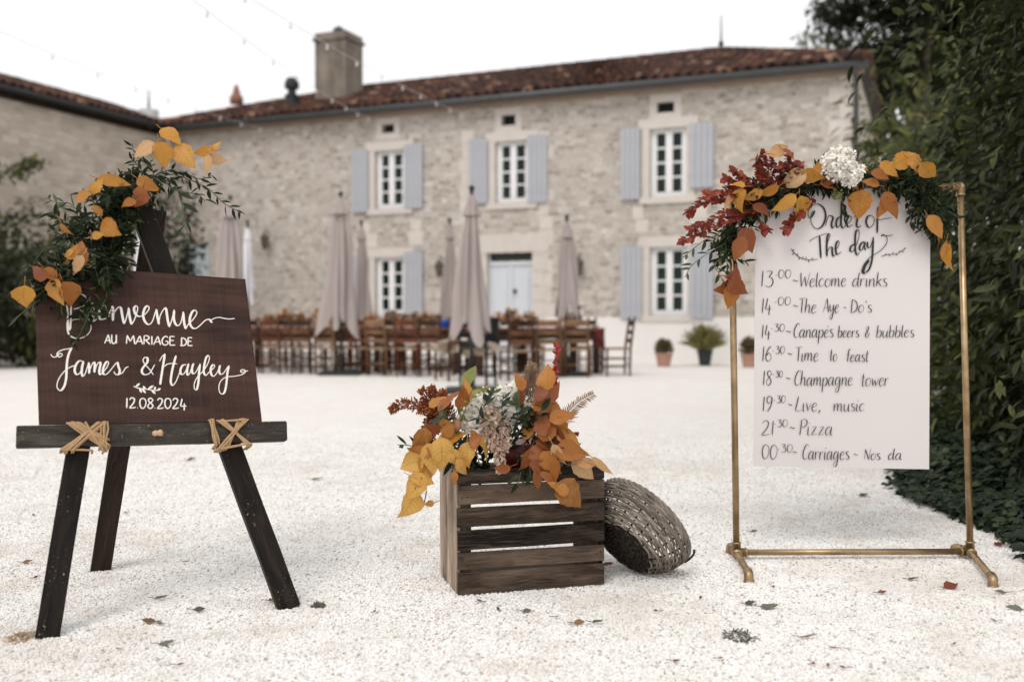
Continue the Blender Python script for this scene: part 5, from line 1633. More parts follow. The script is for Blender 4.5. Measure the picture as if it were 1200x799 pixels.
for f in (.06, .94):
    p = cTL.lerp(cTR, f)
    b.tube([p - Z * .004 - pn * .001, p - pn * .006 + Z * .03, p - pn * .03 + Z * .036, p - pn * .04 + Z * .004, p - pn * .02 - Z * .015], .0025, 6)
b.build('hanging_tie', M['rope'], banner)
T_ = zz(920, 230, 7.5)
title = [T_(q) for q in ([(258, 128), (240, 170), (212, 190), (200, 150), (225, 95), (280, 70), (335, 105), (353, 180), (325, 262), (270, 287), (230, 240), (225, 180), (240, 130)], [(350, 265), (372, 190), (388, 172), (418, 188), (405, 240), (412, 282), (432, 260)], [(500, 180), (460, 195), (445, 245), (460, 276), (488, 235)], [(492, 45), (492, 150), (488, 240), (505, 282), (532, 250)],
    [(530, 260), (570, 220), (582, 190), (560, 178), (538, 220), (550, 272), (592, 250)], [(600, 185), (612, 175), (632, 195), (625, 255), (642, 277), (666, 255)], [(755, 168), (722, 182), (710, 235), (735, 277), (770, 250), (780, 200), (755, 168)], [(842, 82), (815, 110), (808, 200), (806, 325)],
    [(300, 345), (305, 440), (312, 545)], [(362, 525), (368, 420), (392, 345), (380, 332), (366, 370), (362, 470), (366, 530)], [(366, 500), (385, 455), (408, 450), (412, 500), (422, 528), (442, 508)], [(435, 480), (470, 430), (468, 395), (450, 408), (440, 460), (455, 512), (492, 488)],
    [(612, 420), (578, 440), (568, 478), (592, 484), (622, 430), (648, 345), (640, 298), (620, 312), (612, 380), (615, 480), (630, 517), (652, 490)], [(692, 398), (662, 420), (650, 460), (670, 474), (696, 408)], [(700, 400), (692, 450), (708, 472)], [(720, 400), (722, 445), (745, 447), (770, 372)], [(772, 358), (766, 480), (758, 570), (735, 640), (705, 672)], [(705, 680), (690, 672), (685, 620), (735, 545), (830, 482), (885, 420), (892, 368), (865, 340), (840, 352)])]
ttl_thin = [T_(q) for q in ([(205, 400), (270, 360), (370, 325)], [(780, 215), (850, 205), (940, 190)], [(855, 345), (900, 348), (948, 343)], [(50, 462), (85, 505), (140, 545), (210, 560), (290, 553)], [(835, 532), (900, 512), (975, 508), (1065, 452)])]
for x, y, dx, dy in ((60, 478, 22, -8), (75, 495, -14, 20), (105, 525, 8, -24), (125, 540, -8, 16), (150, 548, 10, -18), (180, 556, 4, -26), (205, 560, 4, 22), (230, 560, 12, -20), (870, 522, 16, -16), (905, 511, 18, 14), (940, 508, 14, -16), (965, 506, 20, 10), (1000, 495, 8, -18), (1020, 484, 22, 4), (1040, 470, 10, -16)):
    ttl_thin.append(T_([(x, y), (x + dx * .6, y + dy * .8), (x + dx, y + dy)]))
b = MB()
for s in title: ink(b, s, ppl, pn, .0062, .55, .0042)
for s in ttl_thin: ink(b, s, ppl, pn, .0030, .2, .0042)
ink(b, T_([(735, 560), (700, 605), (682, 655), (688, 672), (700, 676)]), ppl, pn, .011, .4, .0042)
_ink = ink
def ink(b, pts, plane, nrm, wd, contrast=.45): _ink(b, pts, plane, nrm, wd, contrast, .0042)
rows = [
 ('13', 890.5, 907, 336, 336, 10.4, '00', 911.5, 927, 326, 5.6, 928.4, 934.3, 329.5, [('Welcome', 936.7, 992, 336, 335.6, 9.3), ('drinks', 998, 1040, 335.6, 335.4, 9.3)]),
 ('14', 891.5, 905, 367, 367, 9.8, '00', 911, 926.6, 357.5, 5.4, 929, 934.6, 359, [('The', 934.5, 957, 366.8, 366.6, 9.6), ('Aye', 964, 983.5, 366.5, 366.3, 9.4), ('~', 988, 992.5, 361, 360.6, 6), ("Do's", 996, 1022, 366.2, 366, 8.6)]),
 ('14', 891.5, 904, 396, 396, 8.6, '30', 906.4, 919.5, 388.4, 5.0, 920.7, 926.2, 388.6, [('Canapés', 929, 977, 395.4, 395, 9.2), ('.', 977, 979, 395, 395, 8), ('beers', 981, 1007, 395, 395, 7.8), ('&', 1013, 1019.5, 395, 395, 7.2), ('bubbles', 1026, 1071.5, 395, 395, 8.0)]),
 ('16', 892, 904.8, 423, 423, 9.8, '30', 908, 919.6, 414.4, 5.0, 922.8, 927.6, 415, [('Time', 930.7, 959.5, 423, 423, 9.4), ('to', 971.7, 981.3, 422.6, 422.6, 8.2), ('feast', 990.5, 1018, 423.6, 423.4, 8.2)]),
 ('18', 893, 904.8, 451.3, 451.3, 9.4, '30', 908, 917.3, 441.8, 4.2, 920.6, 925.6, 443.6, [('Champagne', 930, 999.5, 451.5, 451.6, 9.6), ('tower', 1008.5, 1041.5, 452.2, 452.2, 9.2)]),
 ('19', 892.5, 905.5, 481.5, 481.5, 9.8, '30', 909.5, 920.5, 471.8, 4.8, 923.3, 927.6, 474.2, [('Live,', 930.7, 962, 481.4, 481.4, 9.6), ('musjc', 976, 1013.5, 481.4, 481.4, 8.8)]),
 ('21', 891.4, 908, 509.4, 509.4, 9.6, '30', 910, 923, 500, 4.8, 925, 930.8, 501.6, [('Pjzza', 936, 976, 509.4, 509.6, 10.0)]),
 ('00', 892, 911.5, 537.4, 537.4, 9.4, '30', 914.4, 928.8, 529.4, 5.2, 928.8, 933, 530, [('Carrjages', 939.4, 995.5, 538, 538.2, 9.6), ('~', 999.5, 1006, 532.4, 532.4, 6), ('Nos', 1012, 1032, 538.2, 538.2, 7.4), ('da', 1040, 1057, 538.2, 538.2, 7.4)]),
]
for hh, x0, x1, y0, y1, xh, mm, m0, m1, my, mxh, t0, t1, ty, words in rows:
    write(b, hh, x0, x1 - 1.5, y0, y1, xh, ppl, pn, .0031, .06, .4)
    write(b, mm, m0, m1 - .6, my, my, mxh, ppl, pn, .0026, .06, .4)
    ink(b, [(m0 - 2.6, my - 3.6), (m0 - 2.0, my - 3.0)], ppl, pn, .0040)
    write(b, '~', t0, t1, ty, ty, 6.5, ppl, pn, .0030, 0, .2)
    for tx, a, c, ya, yb, k in words:
        write(b, tx, a, c - 1.2, ya, yb, k, ppl, pn, .0031, .08, .5)
b.build('lettering', M['ink'], banner)
# ================================================================== FLOWERS AND GARLANDS
IX = Vector((1, 0, 0))
def place_leaf(name, mat, parent, px, py, Y, ang, size, wr=.62, turn=.5, seed=0, roll=None, shape=0, serr=.04, fold=.26, bend=None):
    """one big leaf: centre at a photo pixel and distance, tip towards image angle ang (degrees, 0 = right, 90 = up), size in pixels"""
    g = random.Random(seed * 77 + int(px * 13 + py * 7))
    L = size / F * Y
    a = R(ang)
    dirv = (Vector((math.cos(a), 0, math.sin(a))) + Vector((0, g.uniform(-turn, turn), 0))).normalized()
    nrm = Vector((g.uniform(-.75, .75), -1, g.uniform(-.35, .8))) if roll is None else Vector(roll)
    c = at(px, py, Y)
    b = MB()
    b.leaf(c - dirv * L / 2, c + dirv * L / 2, nrm, L * wr, fold * g.uniform(.5, 1.9), g.uniform(.05, .48) if bend is None else bend, 9, None, shape, serr)
    b.tube([c - dirv * L * .5 - dirv * .022 + Z * .004, c - dirv * L * .46], [.0012, .0016], 5)
    return b.build(name, mat, parent, smooth=True)
def sprig_pts(pxs, Y0, Y1=None):
    Y1 = Y0 if Y1 is None else Y1
    n = len(pxs)
    return catmull([at(x, y, Y0 + (Y1 - Y0) * i / max(1, n - 1)) for i, (x, y) in enumerate(pxs)], 8)
def sprig(b, sb, pts, n, L, wr, g, start=.05, spread=.9, shape=1, stem=.0016):
    """leaves along a stem; b collects the leaves, sb the stem"""
    sb.tube(pts, stem, 5)
    m = len(pts)
    for k in range(n):
        f = (start + (1 - start) * (k + g.uniform(0, .6)) / n) * (m - 1)
        i = min(m - 2, int(f))
        p = pts[i].lerp(pts[i + 1], f - i)
        t = (pts[i + 1] - pts[i]).normalized()
        sd = t.orthogonal().normalized()
        a = (k % 2) * math.pi + g.uniform(-.9, .9)
        sd = (Quaternion(t, a) @ sd)
        d = (t * .75 + sd * spread + Vector((g.uniform(-.2, .2), g.uniform(-.2, .2), g.uniform(-.25, .1)))).normalized()
        nr = Vector((g.uniform(-.6, .6), -.7 + g.uniform(-.5, .5), .8))
        l = L * g.uniform(.65, 1.2)
        b.leaf(p, p + d * l, nr, l * wr, .15, g.uniform(.0, .3), 4, None, shape)
def mass(b, sb, pts, n, rad, L, wr, g, nsub=10, out=1.0):
    """bushy green run: many short sprigs leaving a line"""
    m = len(pts)
    for k in range(n):
        f = g.random() * (m - 1); i = min(m - 2, int(f)); p = pts[i].lerp(pts[i + 1], f - i)
        d = Vector((g.gauss(0, 1), g.gauss(0, .8), g.gauss(0, 1))).normalized()
        ln = rad * g.uniform(.6, 1.25) * out
        q = [p + d * ln * s + Vector((0, 0, -.25 * ln * s * s)) for s in (0, .35, .7, 1)]
        sprig(b, sb, catmull(q, 3), nsub, L, wr, g, .1, .8)

# ------------------------------------------------------------------ garland on the easel
gl = thing('easel_garland', 'dark green garland with yellow autumn leaves draped over the easel top', 'garland', at(120, 250, 3.12))
g = random.Random(4)
b, sb = MB(), MB()
def up(px, py, off): return epl(px, py, off)
run = catmull([up(185, 205, .03), up(165, 212, .03), up(135, 228, .03), up(105, 255, .03), up(85, 285, .04), up(70, 318, .04), up(58, 345, .05)], 6)
mass(b, sb, run, 95, .085, .038, .32, g, 9)
run4 = catmull([up(150, 225, .03), up(140, 245, .03), up(135, 270, .03), up(130, 295, .035), up(122, 318, .035)], 6)
mass(b, sb, run4, 80, .062, .038, .34, g, 9)
run2 = catmull([up(100, 262, .04), up(110, 292, .04), up(112, 320, .04), up(106, 348, .03), up(98, 376, .03)], 6)
mass(b, sb, run2, 19, .048, .034, .28, g, 7)
b.build('greenery', M['green_sprig'], gl)
sb.build('stem', M['green_stem'], gl)
for pts, n, L, mat in [
    ([(205, 205), (225, 212), (245, 222), (262, 238), (283, 250)], 20, .038, 'green_sprig'), ([(205, 212), (212, 235), (217, 260), (222, 285)], 9, .050, 'grey_green'),
    ([(200, 205), (215, 202), (232, 210), (250, 206)], 16, .036, 'green_sprig'), ([(190, 205), (200, 220), (215, 225), (232, 228), (240, 236)], 14, .040, 'green_sprig'), ([(176, 195), (165, 188), (157, 178), (155, 168)], 8, .036, 'green_sprig'),
    ([(95, 250), (80, 238), (68, 238), (54, 232)], 8, .042, 'grey_green'), ([(85, 265), (70, 256), (60, 250)], 7, .040, 'green_sprig'), ([(80, 290), (60, 290), (48, 296), (38, 312)], 10, .040, 'green_sprig'), ([(62, 320), (45, 320), (32, 330)], 8, .034, 'green_sprig'),
    ([(62, 340), (45, 352), (32, 362), (20, 372)], 5, .046, 'grey_green'), ([(108, 360), (100, 378), (93, 392), (85, 404)], 8, .044, 'green_sprig'), ([(112, 345), (122, 358), (130, 372)], 7, .036, 'green_sprig'), ([(118, 330), (125, 345), (118, 362)], 8, .036, 'green_sprig')]:
    b, sb = MB(), MB()
    P = catmull([up(x, y, .03 + .012 * math.sin(i * 2 + x)) for i, (x, y) in enumerate(pts)], 8)
    sprig(b, sb, P, n, L, .30, g)
    o = b.build('leafy_sprig', M[mat], gl); sb.build('stem', M['green_stem'], o)
def Yb(px, py, off=.05): return up(px, py, off).y
for i, (px, py, ang, sz, wr, mat) in enumerate([
    (201, 160, -35, 31, .55, 'yellow_leaf'), (190, 182, -80, 30, .68, 'yellow_leaf'), (169, 176, 215, 28, .55, 'pale_leaf'), (217, 184, -50, 31, .66, 'yellow_leaf'), (239, 179, 190, 24, .45, 'yellow_leaf'), (257, 186, -30, 29, .5, 'pale_leaf'), (243, 192, -105, 22, .5, 'pale_leaf'), (253, 172, 60, 15, .45, 'yellow_leaf'),
    (174, 217, -30, 28, .5, 'orange_leaf'), (164, 232, 250, 26, .6, 'rust_leaf'), (134, 213, -10, 36, .34, 'yellow_leaf'), (113, 218, 55, 22, .5, 'yellow_leaf'), (95, 231, 190, 24, .5, 'orange_leaf'), (130, 267, -40, 26, .75, 'yellow_leaf'), (115, 247, -60, 14, .6, 'orange_leaf'),
    (78, 270, -60, 18, .55, 'orange_leaf'), (115, 276, 20, 14, .6, 'yellow_leaf'), (86, 294, 60, 22, .45, 'yellow_leaf'), (96, 290, 100, 20, .4, 'orange_leaf'), (91, 311, 235, 27, .5, 'pale_leaf'), (99, 300, 70, 22, .4, 'orange_leaf'), (80, 297, 200, 14, .5, 'yellow_leaf'),
    (67, 342, -85, 31, .78, 'yellow_leaf'), (80, 345, -75, 31, .66, 'orange_leaf'), (28, 348, -100, 28, .80, 'yellow_leaf'), (46, 318, 160, 30, .5, 'rust_leaf'), (62, 322, -40, 22, .5, 'orange_leaf'), (150, 238, 200, 18, .5, 'orange_leaf')]):
    place_leaf('autumn_leaf', M[mat], gl, px, py, Yb(px, py, .10), ang, sz * 1.06, wr * 1.1, .35, i)

# ------------------------------------------------------------------ garland on the pipe stand
ga = thing('stand_garland', 'long garland of green, yellow leaves and red sprigs along the top rail', 'garland', at(980, 225, 3.9))
b, sb = MB(), MB()
run = catmull([at(858, 285, 3.9), at(868, 258, 3.88), at(895, 236, 3.88), at(935, 217, 3.88), at(985, 213, 3.88), at(1040, 213, 3.88), at(1080, 222, 3.88), at(1098, 240, 3.88)], 6)
mass(b, sb, run, 140, .052, .038, .32, g, 8)
run5 = catmull([at(866, 232, 3.87), at(890, 222, 3.86), at(940, 212, 3.86), at(985, 214, 3.86)], 6)
mass(b, sb, run5, 50, .045, .036, .32, g, 7)
run2 = catmull([at(1040, 215, 3.87), at(1070, 215, 3.86), at(1092, 235, 3.86), at(1100, 262, 3.87)], 6)
mass(b, sb, run2, 62, .075, .042, .30, g, 9)
run3 = catmull([at(848, 270, 3.89), at(850, 285, 3.88), at(853, 305, 3.88)], 6)
mass(b, sb, run3, 16, .06, .046, .3, g, 7)
b.build('greenery', M['green_sprig'], ga); sb.build('stem', M['green_stem'], ga)
for pts, n, L, mat in [
    ([(855, 265), (840, 275), (825, 282), (812, 292), (800, 302)], 9, .050, 'grey_green'), ([(850, 285), (838, 292), (825, 300), (810, 312), (803, 325)], 8, .050, 'grey_green'), ([(848, 300), (838, 310), (845, 325), (852, 338)], 8, .044, 'grey_green'), ([(845, 262), (830, 262), (815, 265)], 7, .045, 'grey_green'),
    ([(985, 228), (988, 242), (990, 256)], 6, .050, 'green_sprig'), ([(1062, 235), (1066, 252), (1070, 268)], 8, .045, 'green_sprig'), ([(1078, 240), (1082, 258), (1086, 275)], 8, .045, 'green_sprig'), ([(1095, 255), (1104, 268), (1108, 282)], 7, .045, 'green_sprig'), ([(950, 205), (955, 196), (965, 190)], 7, .04, 'green_sprig'), ([(1030, 200), (1035, 190), (1042, 184)], 6, .04, 'green_sprig'), ([(1096, 225), (1108, 222), (1118, 216)], 6, .035, 'green_sprig')]:
    b, sb = MB(), MB()
    sprig(b, sb, sprig_pts(pts, 3.86, 3.84), n, L, .34, g)
    o = b.build('leafy_sprig', M[mat], ga); sb.build('stem', M['green_stem'], o)
for pts, n, L in [
    ([(900, 245), (880, 236), (855, 232), (835, 234), (815, 242), (805, 250)], 44, .026), ([(895, 250), (870, 252), (845, 262), (815, 275), (797, 284)], 38, .026), ([(915, 235), (905, 218), (895, 200), (885, 186)], 26, .027),
    ([(925, 235), (918, 215), (912, 200), (903, 186)], 24, .027), ([(935, 230), (930, 210), (928, 195), (922, 184)], 26, .026), ([(950, 225), (940, 208), (936, 194)], 20, .026), ([(905, 245), (885, 230), (862, 218), (850, 210)], 30, .025), ([(900, 240), (880, 225), (868, 206), (860, 200)], 24, .024),
    ([(890, 255), (892, 265), (900, 272)], 10, .026), ([(930, 245), (928, 260), (918, 270)], 12, .03), ([(955, 230), (945, 240), (935, 256)], 14, .03),
    ([(905, 238), (882, 226), (858, 222), (838, 226), (820, 234)], 36, .026), ([(900, 248), (872, 246), (850, 250), (825, 262), (808, 270)], 34, .026), ([(910, 230), (895, 212), (888, 198)], 24, .028), ([(920, 230), (910, 212), (898, 192), (892, 180)], 26, .027), ([(895, 240), (876, 230), (858, 228)], 26, .026), ([(940, 222), (925, 205), (916, 194)], 20, .026), ([(900, 232), (878, 214), (866, 208)], 24, .025)]:
    b, sb = MB(), MB()
    sprig(b, sb, sprig_pts(pts, 3.87, 3.82), int(n * 1.25), L * 1.15, .74, g, .12, 1.0, 2)
    o = b.build('red_sprig', M['red_sprig'], ga); sb.build('stem', M['stem'], o)
for i, (px, py, ang, sz, wr, mat) in enumerate([
    (930, 211, 205, 31, .62, 'pale_leaf'), (953, 206, -20, 27, .62, 'yellow_leaf'), (919, 238, 215, 31, .42, 'yellow_leaf'), (937, 245, -85, 30, .66, 'yellow_leaf'), (899, 223, 200, 27, .42, 'yellow_leaf'), (868, 235, -100, 27, .66, 'yellow_leaf'), (855, 232, 225, 29, .36, 'pale_leaf'), (882, 229, 205, 24, .45, 'yellow_leaf'), (865, 217, 170, 16, .5, 'yellow_leaf'),
    (1009, 240, -95, 33, .70, 'yellow_leaf'), (1036, 240, -110, 30, .44, 'orange_leaf'), (1046, 240, -65, 33, .42, 'orange_leaf'), (1009, 198, 10, 21, .55, 'yellow_leaf'), (1042, 199, -40, 26, .45, 'yellow_leaf'), (1032, 206, -15, 26, .4, 'orange_leaf'), (1060, 187, 30, 30, .58, 'yellow_leaf'), (1074, 194, -35, 30, .55, 'yellow_leaf'), (1089, 199, -40, 27, .62, 'yellow_leaf'),
    (1110, 301, -95, 32, .36, 'yellow_leaf'), (1106, 292, 255, 20, .3, 'orange_leaf'), (1096, 266, -60, 30, .5, 'orange_leaf'), (1100, 282, -80, 18, .4, 'yellow_leaf'), (876, 282, -60, 31, .60, 'rust_leaf'), (866, 292, -110, 30, .5, 'rust_leaf'), (880, 275, 80, 20, .5, 'rust_leaf'),
    (857, 347, -95, 30, .60, 'orange_leaf'), (864, 338, -50, 28, .60, 'rust_leaf'), (848, 337, 200, 26, .55, 'rust_leaf'), (862, 324, 60, 26, .55, 'rust_leaf'), (852, 326, 130, 22, .5, 'rust_leaf'),
    (914, 176, 20, 27, .45, 'pale_leaf'), (906, 181, 175, 24, .45, 'pale_leaf'), (925, 181, -40, 18, .4, 'rust_leaf'), (973, 217, 0, 24, .5, 'rust_leaf'), (960, 196, 60, 20, .5, 'yellow_leaf'), (893, 246, -30, 24, .4, 'rust_leaf'), (1000, 216, -30, 20, .5, 'orange_leaf'), (1020, 214, 160, 20, .45, 'orange_leaf')]):
    place_leaf('autumn_leaf', M[mat], ga, px, py, 3.83 - .015 * (i % 3), ang, sz * 1.06, wr * 1.1, .35, 40 + i)
def fluffy(name, mat, parent, px, py, Y, rpx, N, L, seed, squash=(1, .8, 1), wr=.75):
    """round flower head of many small petals"""
    c = at(px, py, Y); r = rpx / F * Y
    gg = np.random.default_rng(seed)
    d = gg.normal(size=(N, 3)); d /= np.linalg.norm(d, axis=1, keepdims=True)
    f = lump(d, seed, .22, 4)
    p = np.array(c) + d * np.array(squash) * r * f[:, None] * gg.uniform(.72, 1.0, (N, 1))
    t = d * .6 + gg.normal(size=(N, 3)) * .7
    return leaf_cloud(name, mat, p, t, d + gg.normal(size=(N, 3)) * .45, L * gg.uniform(.7, 1.2, N), L * wr, parent)
o = thing('x', None, None) if False else None
fluffy('white_flower', M['cream_petal'], ga, 984, 191, 3.77, 17.5, 1300, .015, 3)
fluffy('white_flower', M['cream_petal'], ga, 997, 203, 3.77, 13, 720, .0145, 4)
fluffy('green_bud', M['lime_leaf'], ga, 981, 228, 3.80, 5, 60, .012, 5)

# ------------------------------------------------------------------ arrangement on the crate
fa = thing('flower_arrangement', 'autumn flower arrangement of orange leaves, plumes and cream hydrangea on the crate', 'flowers', cp(CW * .5, .12, zt_ - .012))
b = MB()
pc = cp(CW * .50, .14, zt_ - .019)
b.lathe(pc, [(.070, 0), (.085, .02), (.095, .085), (.09, .09), (.02, .085)], 20)
b.build('vase', plain('dark red vase', (.13, .012, .012), .35, 0, .1, 8, 0), fa, smooth=True)
YF = 3.47
b, sb = MB(), MB()
run = catmull([at(530, 530, YF), at(560, 515, YF), at(600, 500, YF), at(640, 512, YF), at(665, 530, YF)], 6)
mass(b, sb, run, 46, .10, .05, .34, g, 7)
b.build('greenery', M['green_sprig'], fa); sb.build('stem', M['green_stem'], fa)
for pts, n, L, mat, wr in [
    ([(598, 520), (604, 500), (606, 485), (603, 470)], 14, .055, 'grey_green', .36), ([(612, 525), (622, 505), (630, 490), (636, 478)], 14, .060, 'green_sprig', .36), ([(600, 515), (590, 498), (588, 480), (590, 462)], 12, .05, 'grey_green', .34), ([(615, 500), (612, 485), (608, 474), (600, 466)], 10, .055, 'grey_green', .36), ([(605, 525), (612, 540), (610, 556), (606, 568)], 9, .05, 'green_sprig', .34), ([(612, 528), (620, 545), (622, 560)], 8, .05, 'green_sprig', .36),
    ([(560, 500), (562, 485), (572, 470), (580, 458)], 9, .05, 'grey_green', .38), ([(545, 505), (530, 495), (520, 490), (512, 488)], 9, .045, 'grey_green', .4), ([(510, 530), (495, 526), (480, 522), (466, 521)], 7, .042, 'green_sprig', .36), ([(600, 505), (585, 500), (572, 492), (560, 490)], 9, .05, 'grey_green', .36), ([(625, 510), (635, 512), (645, 518), (650, 524)], 8, .05, 'green_sprig', .36), ([(538, 500), (545, 480), (550, 465), (556, 452)], 6, .05, 'lime_leaf', .4), ([(595, 530), (602, 515), (612, 500), (618, 488)], 14, .05, 'green_sprig', .36)]:
    b, sb = MB(), MB()
    sprig(b, sb, sprig_pts(pts, YF - .10, YF - .20), n, L, wr, g)
    o = b.build('leafy_sprig', M[mat], fa); sb.build('stem', M['green_stem'], o)
fluffy('hydrangea', M['cream_petal'], fa, 568, 483, YF - .07, 24, 1500, .023, 7)
fluffy('pink_flower', M['pink_plume'], fa, 578, 487, YF - .15, 9, 260, .016, 9)
fluffy('hydrangea', M['cream_petal'], fa, 594, 474, YF - .10, 19, 1200, .021, 8)
def plume(name, mat, parent, pts, Y0, Y1, r0, r1, N, L, seed, wr=.16, droop=.3, spread=1.0):
    """feathery plume: hairs along a stem"""
    P = sprig_pts(pts, Y0, Y1); m = len(P)
    gg = np.random.default_rng(seed)
    f = gg.random(N) * (m - 1); i = np.minimum(m - 2, f.astype(int)); fr = (f - i)[:, None]
    A = np.array(P); base = A[i] * (1 - fr) + A[i + 1] * fr
    T = A[i + 1] - A[i]; T /= np.linalg.norm(T, axis=1, keepdims=True)
    q = gg.normal(size=(N, 3)); q -= T * (q * T).sum(1, keepdims=True); q /= np.linalg.norm(q, axis=1, keepdims=True)
    rad = (r0 + (r1 - r0) * (f / (m - 1)))[:, None] / F * Y0
    base = base + q * rad * gg.random((N, 1)) ** .7
    d = T * .8 + q * spread + gg.normal(size=(N, 3)) * .35 + np.array([0, 0, -droop])
    o = leaf_cloud(name, mat, base, d, gg.normal(size=(N, 3)), L * gg.uniform(.6, 1.2, N), L * wr, parent)
    b = MB(); b.tube(P, .0016, 5); b.build('stem', M['stem'], o)
    return o
# rust amaranth at the left
for k, (pts, r0, r1, N) in enumerate([([(512, 488), (498, 478), (482, 473), (468, 474), (458, 480)], 6, 2.5, 260), ([(520, 492), (508, 480), (500, 468), (494, 456)], 7, 2, 220), ([(522, 490), (514, 474), (508, 462), (506, 454)], 6, 2, 200), ([(518, 492), (508, 490), (500, 498), (497, 510)], 6, 2, 200), ([(524, 488), (516, 480), (505, 476), (490, 480)], 8, 4, 300), ([(528, 492), (524, 478), (520, 468), (518, 460)], 7, 3, 220), ([(516, 490), (508, 500), (506, 512), (505, 520)], 6, 3, 160)]):
    plume('amaranth_plume', M['amaranth'], fa, pts, YF - .04, YF - .10, r0 * 1.15, r1 * 1.2, int(N * 1.5), .015, 60 + k, .5, .1)
plume('pampas_plume', M['pampas'], fa, [(627, 515), (624, 490), (622, 468), (622, 450), (623, 434)], YF - .03, YF - .02, 15, 3, 900, .030, 70, .10, .0, .8)
plume('pampas_plume', M['pampas'], fa, [(612, 500), (610, 480), (612, 462), (618, 448)], YF - .02, YF - .02, 10, 4, 420, .028, 71, .10, .0, .8)
plume('pampas_plume', M['pampas'], fa, [(624, 446), (622, 438), (621, 430), (623, 426)], YF - .02, YF - .02, 6, 3, 220, .016, 72, .2, .0, .8)
for k, pts in enumerate([[(577, 492), (580, 505), (584, 520), (586, 538), (587, 552)], [(575, 490), (572, 502), (576, 516), (582, 526)], [(584, 492), (590, 504), (592, 516), (590, 526)]]):
    plume('pink_plume', M['pink_plume'], fa, pts, YF - .13, YF - .15, 11, 2.5, 420, .017, 75 + k, .5, .2)
# feathered grass at the right
P = sprig_pts([(652, 500), (664, 484), (678, 470), (696, 460)], YF + .02, YF + .02)
b = MB(); b.tube(P, .0016, 5)
go_ = None
bl = MB()
m = len(P)
gg = random.Random(8)
for k in range(34):
    f = .15 + .85 * k / 34
    i = min(m - 2, int(f * (m - 1))); p = P[i]
    t = (P[i + 1] - P[i]).normalized()
    for s in (-1, 1):
        up_ = Vector((-t.z, 0, t.x)) * s
        ln = (.052 if s < 0 else .030) * (1 - .55 * f) * gg.uniform(.8, 1.2)
        d = (t * .75 + up_ + Vector((0, gg.uniform(-.3, .3), -.15))).normalized()
        bl.leaf(p, p + d * ln, Vector((gg.uniform(-.4, .4), -1, .2)), .0052, .2, .2, 3, None, 1)
o = bl.build('feather_grass', M['pampas'], fa); b.build('stem', M['stem'], o)
# red upright sprig, dark red berries, rose bud
b, sb = MB(), MB(); sprig(b, sb, sprig_pts([(640, 490), (648, 462), (651, 436), (652, 405)], YF, YF - .02), 26, .024, .8, g, .42, 1.0, 2)
o = b.build('crimson_sprig', M['crimson'], fa); sb.build('stem', M['stem'], o)
b, sb = MB(), MB(); sprig(b, sb, sprig_pts([(650, 505), (660, 506), (668, 508), (676, 510)], YF - .08, YF - .08), 16, .016, .8, g, .2, 1.0, 2)
o = b.build('berry_sprig', M['red_sprig'], fa); sb.build('stem', M['stem'], o)
b, sb = MB(), MB(); sprig(b, sb, sprig_pts([(630, 470), (638, 462), (644, 458), (648, 450)], YF - .05, YF - .05), 12, .016, .7, g, .2, 1.0, 2)
o = b.build('berry_sprig', M['red_sprig'], fa); sb.build('stem', M['stem'], o)
c = at(535, 498, YF - .13)
b = MB()
for k in range(14):
    a = k * 2.4; r_ = .010 + .012 * (k / 14)
    d = Vector((math.cos(a) * r_, math.sin(a) * r_, 0))
    b.leaf(c + d * .5 - Z * .022, c + d * .75 + Z * (.022 - .0006 * k), d + Vector((0, 0, .0)), .030, -.5, -.05, 5, None, 2)
b.blob(c, (.017, .017, .02), 10, 8)
b.build('rose_bud', M['bud'], fa, smooth=True)
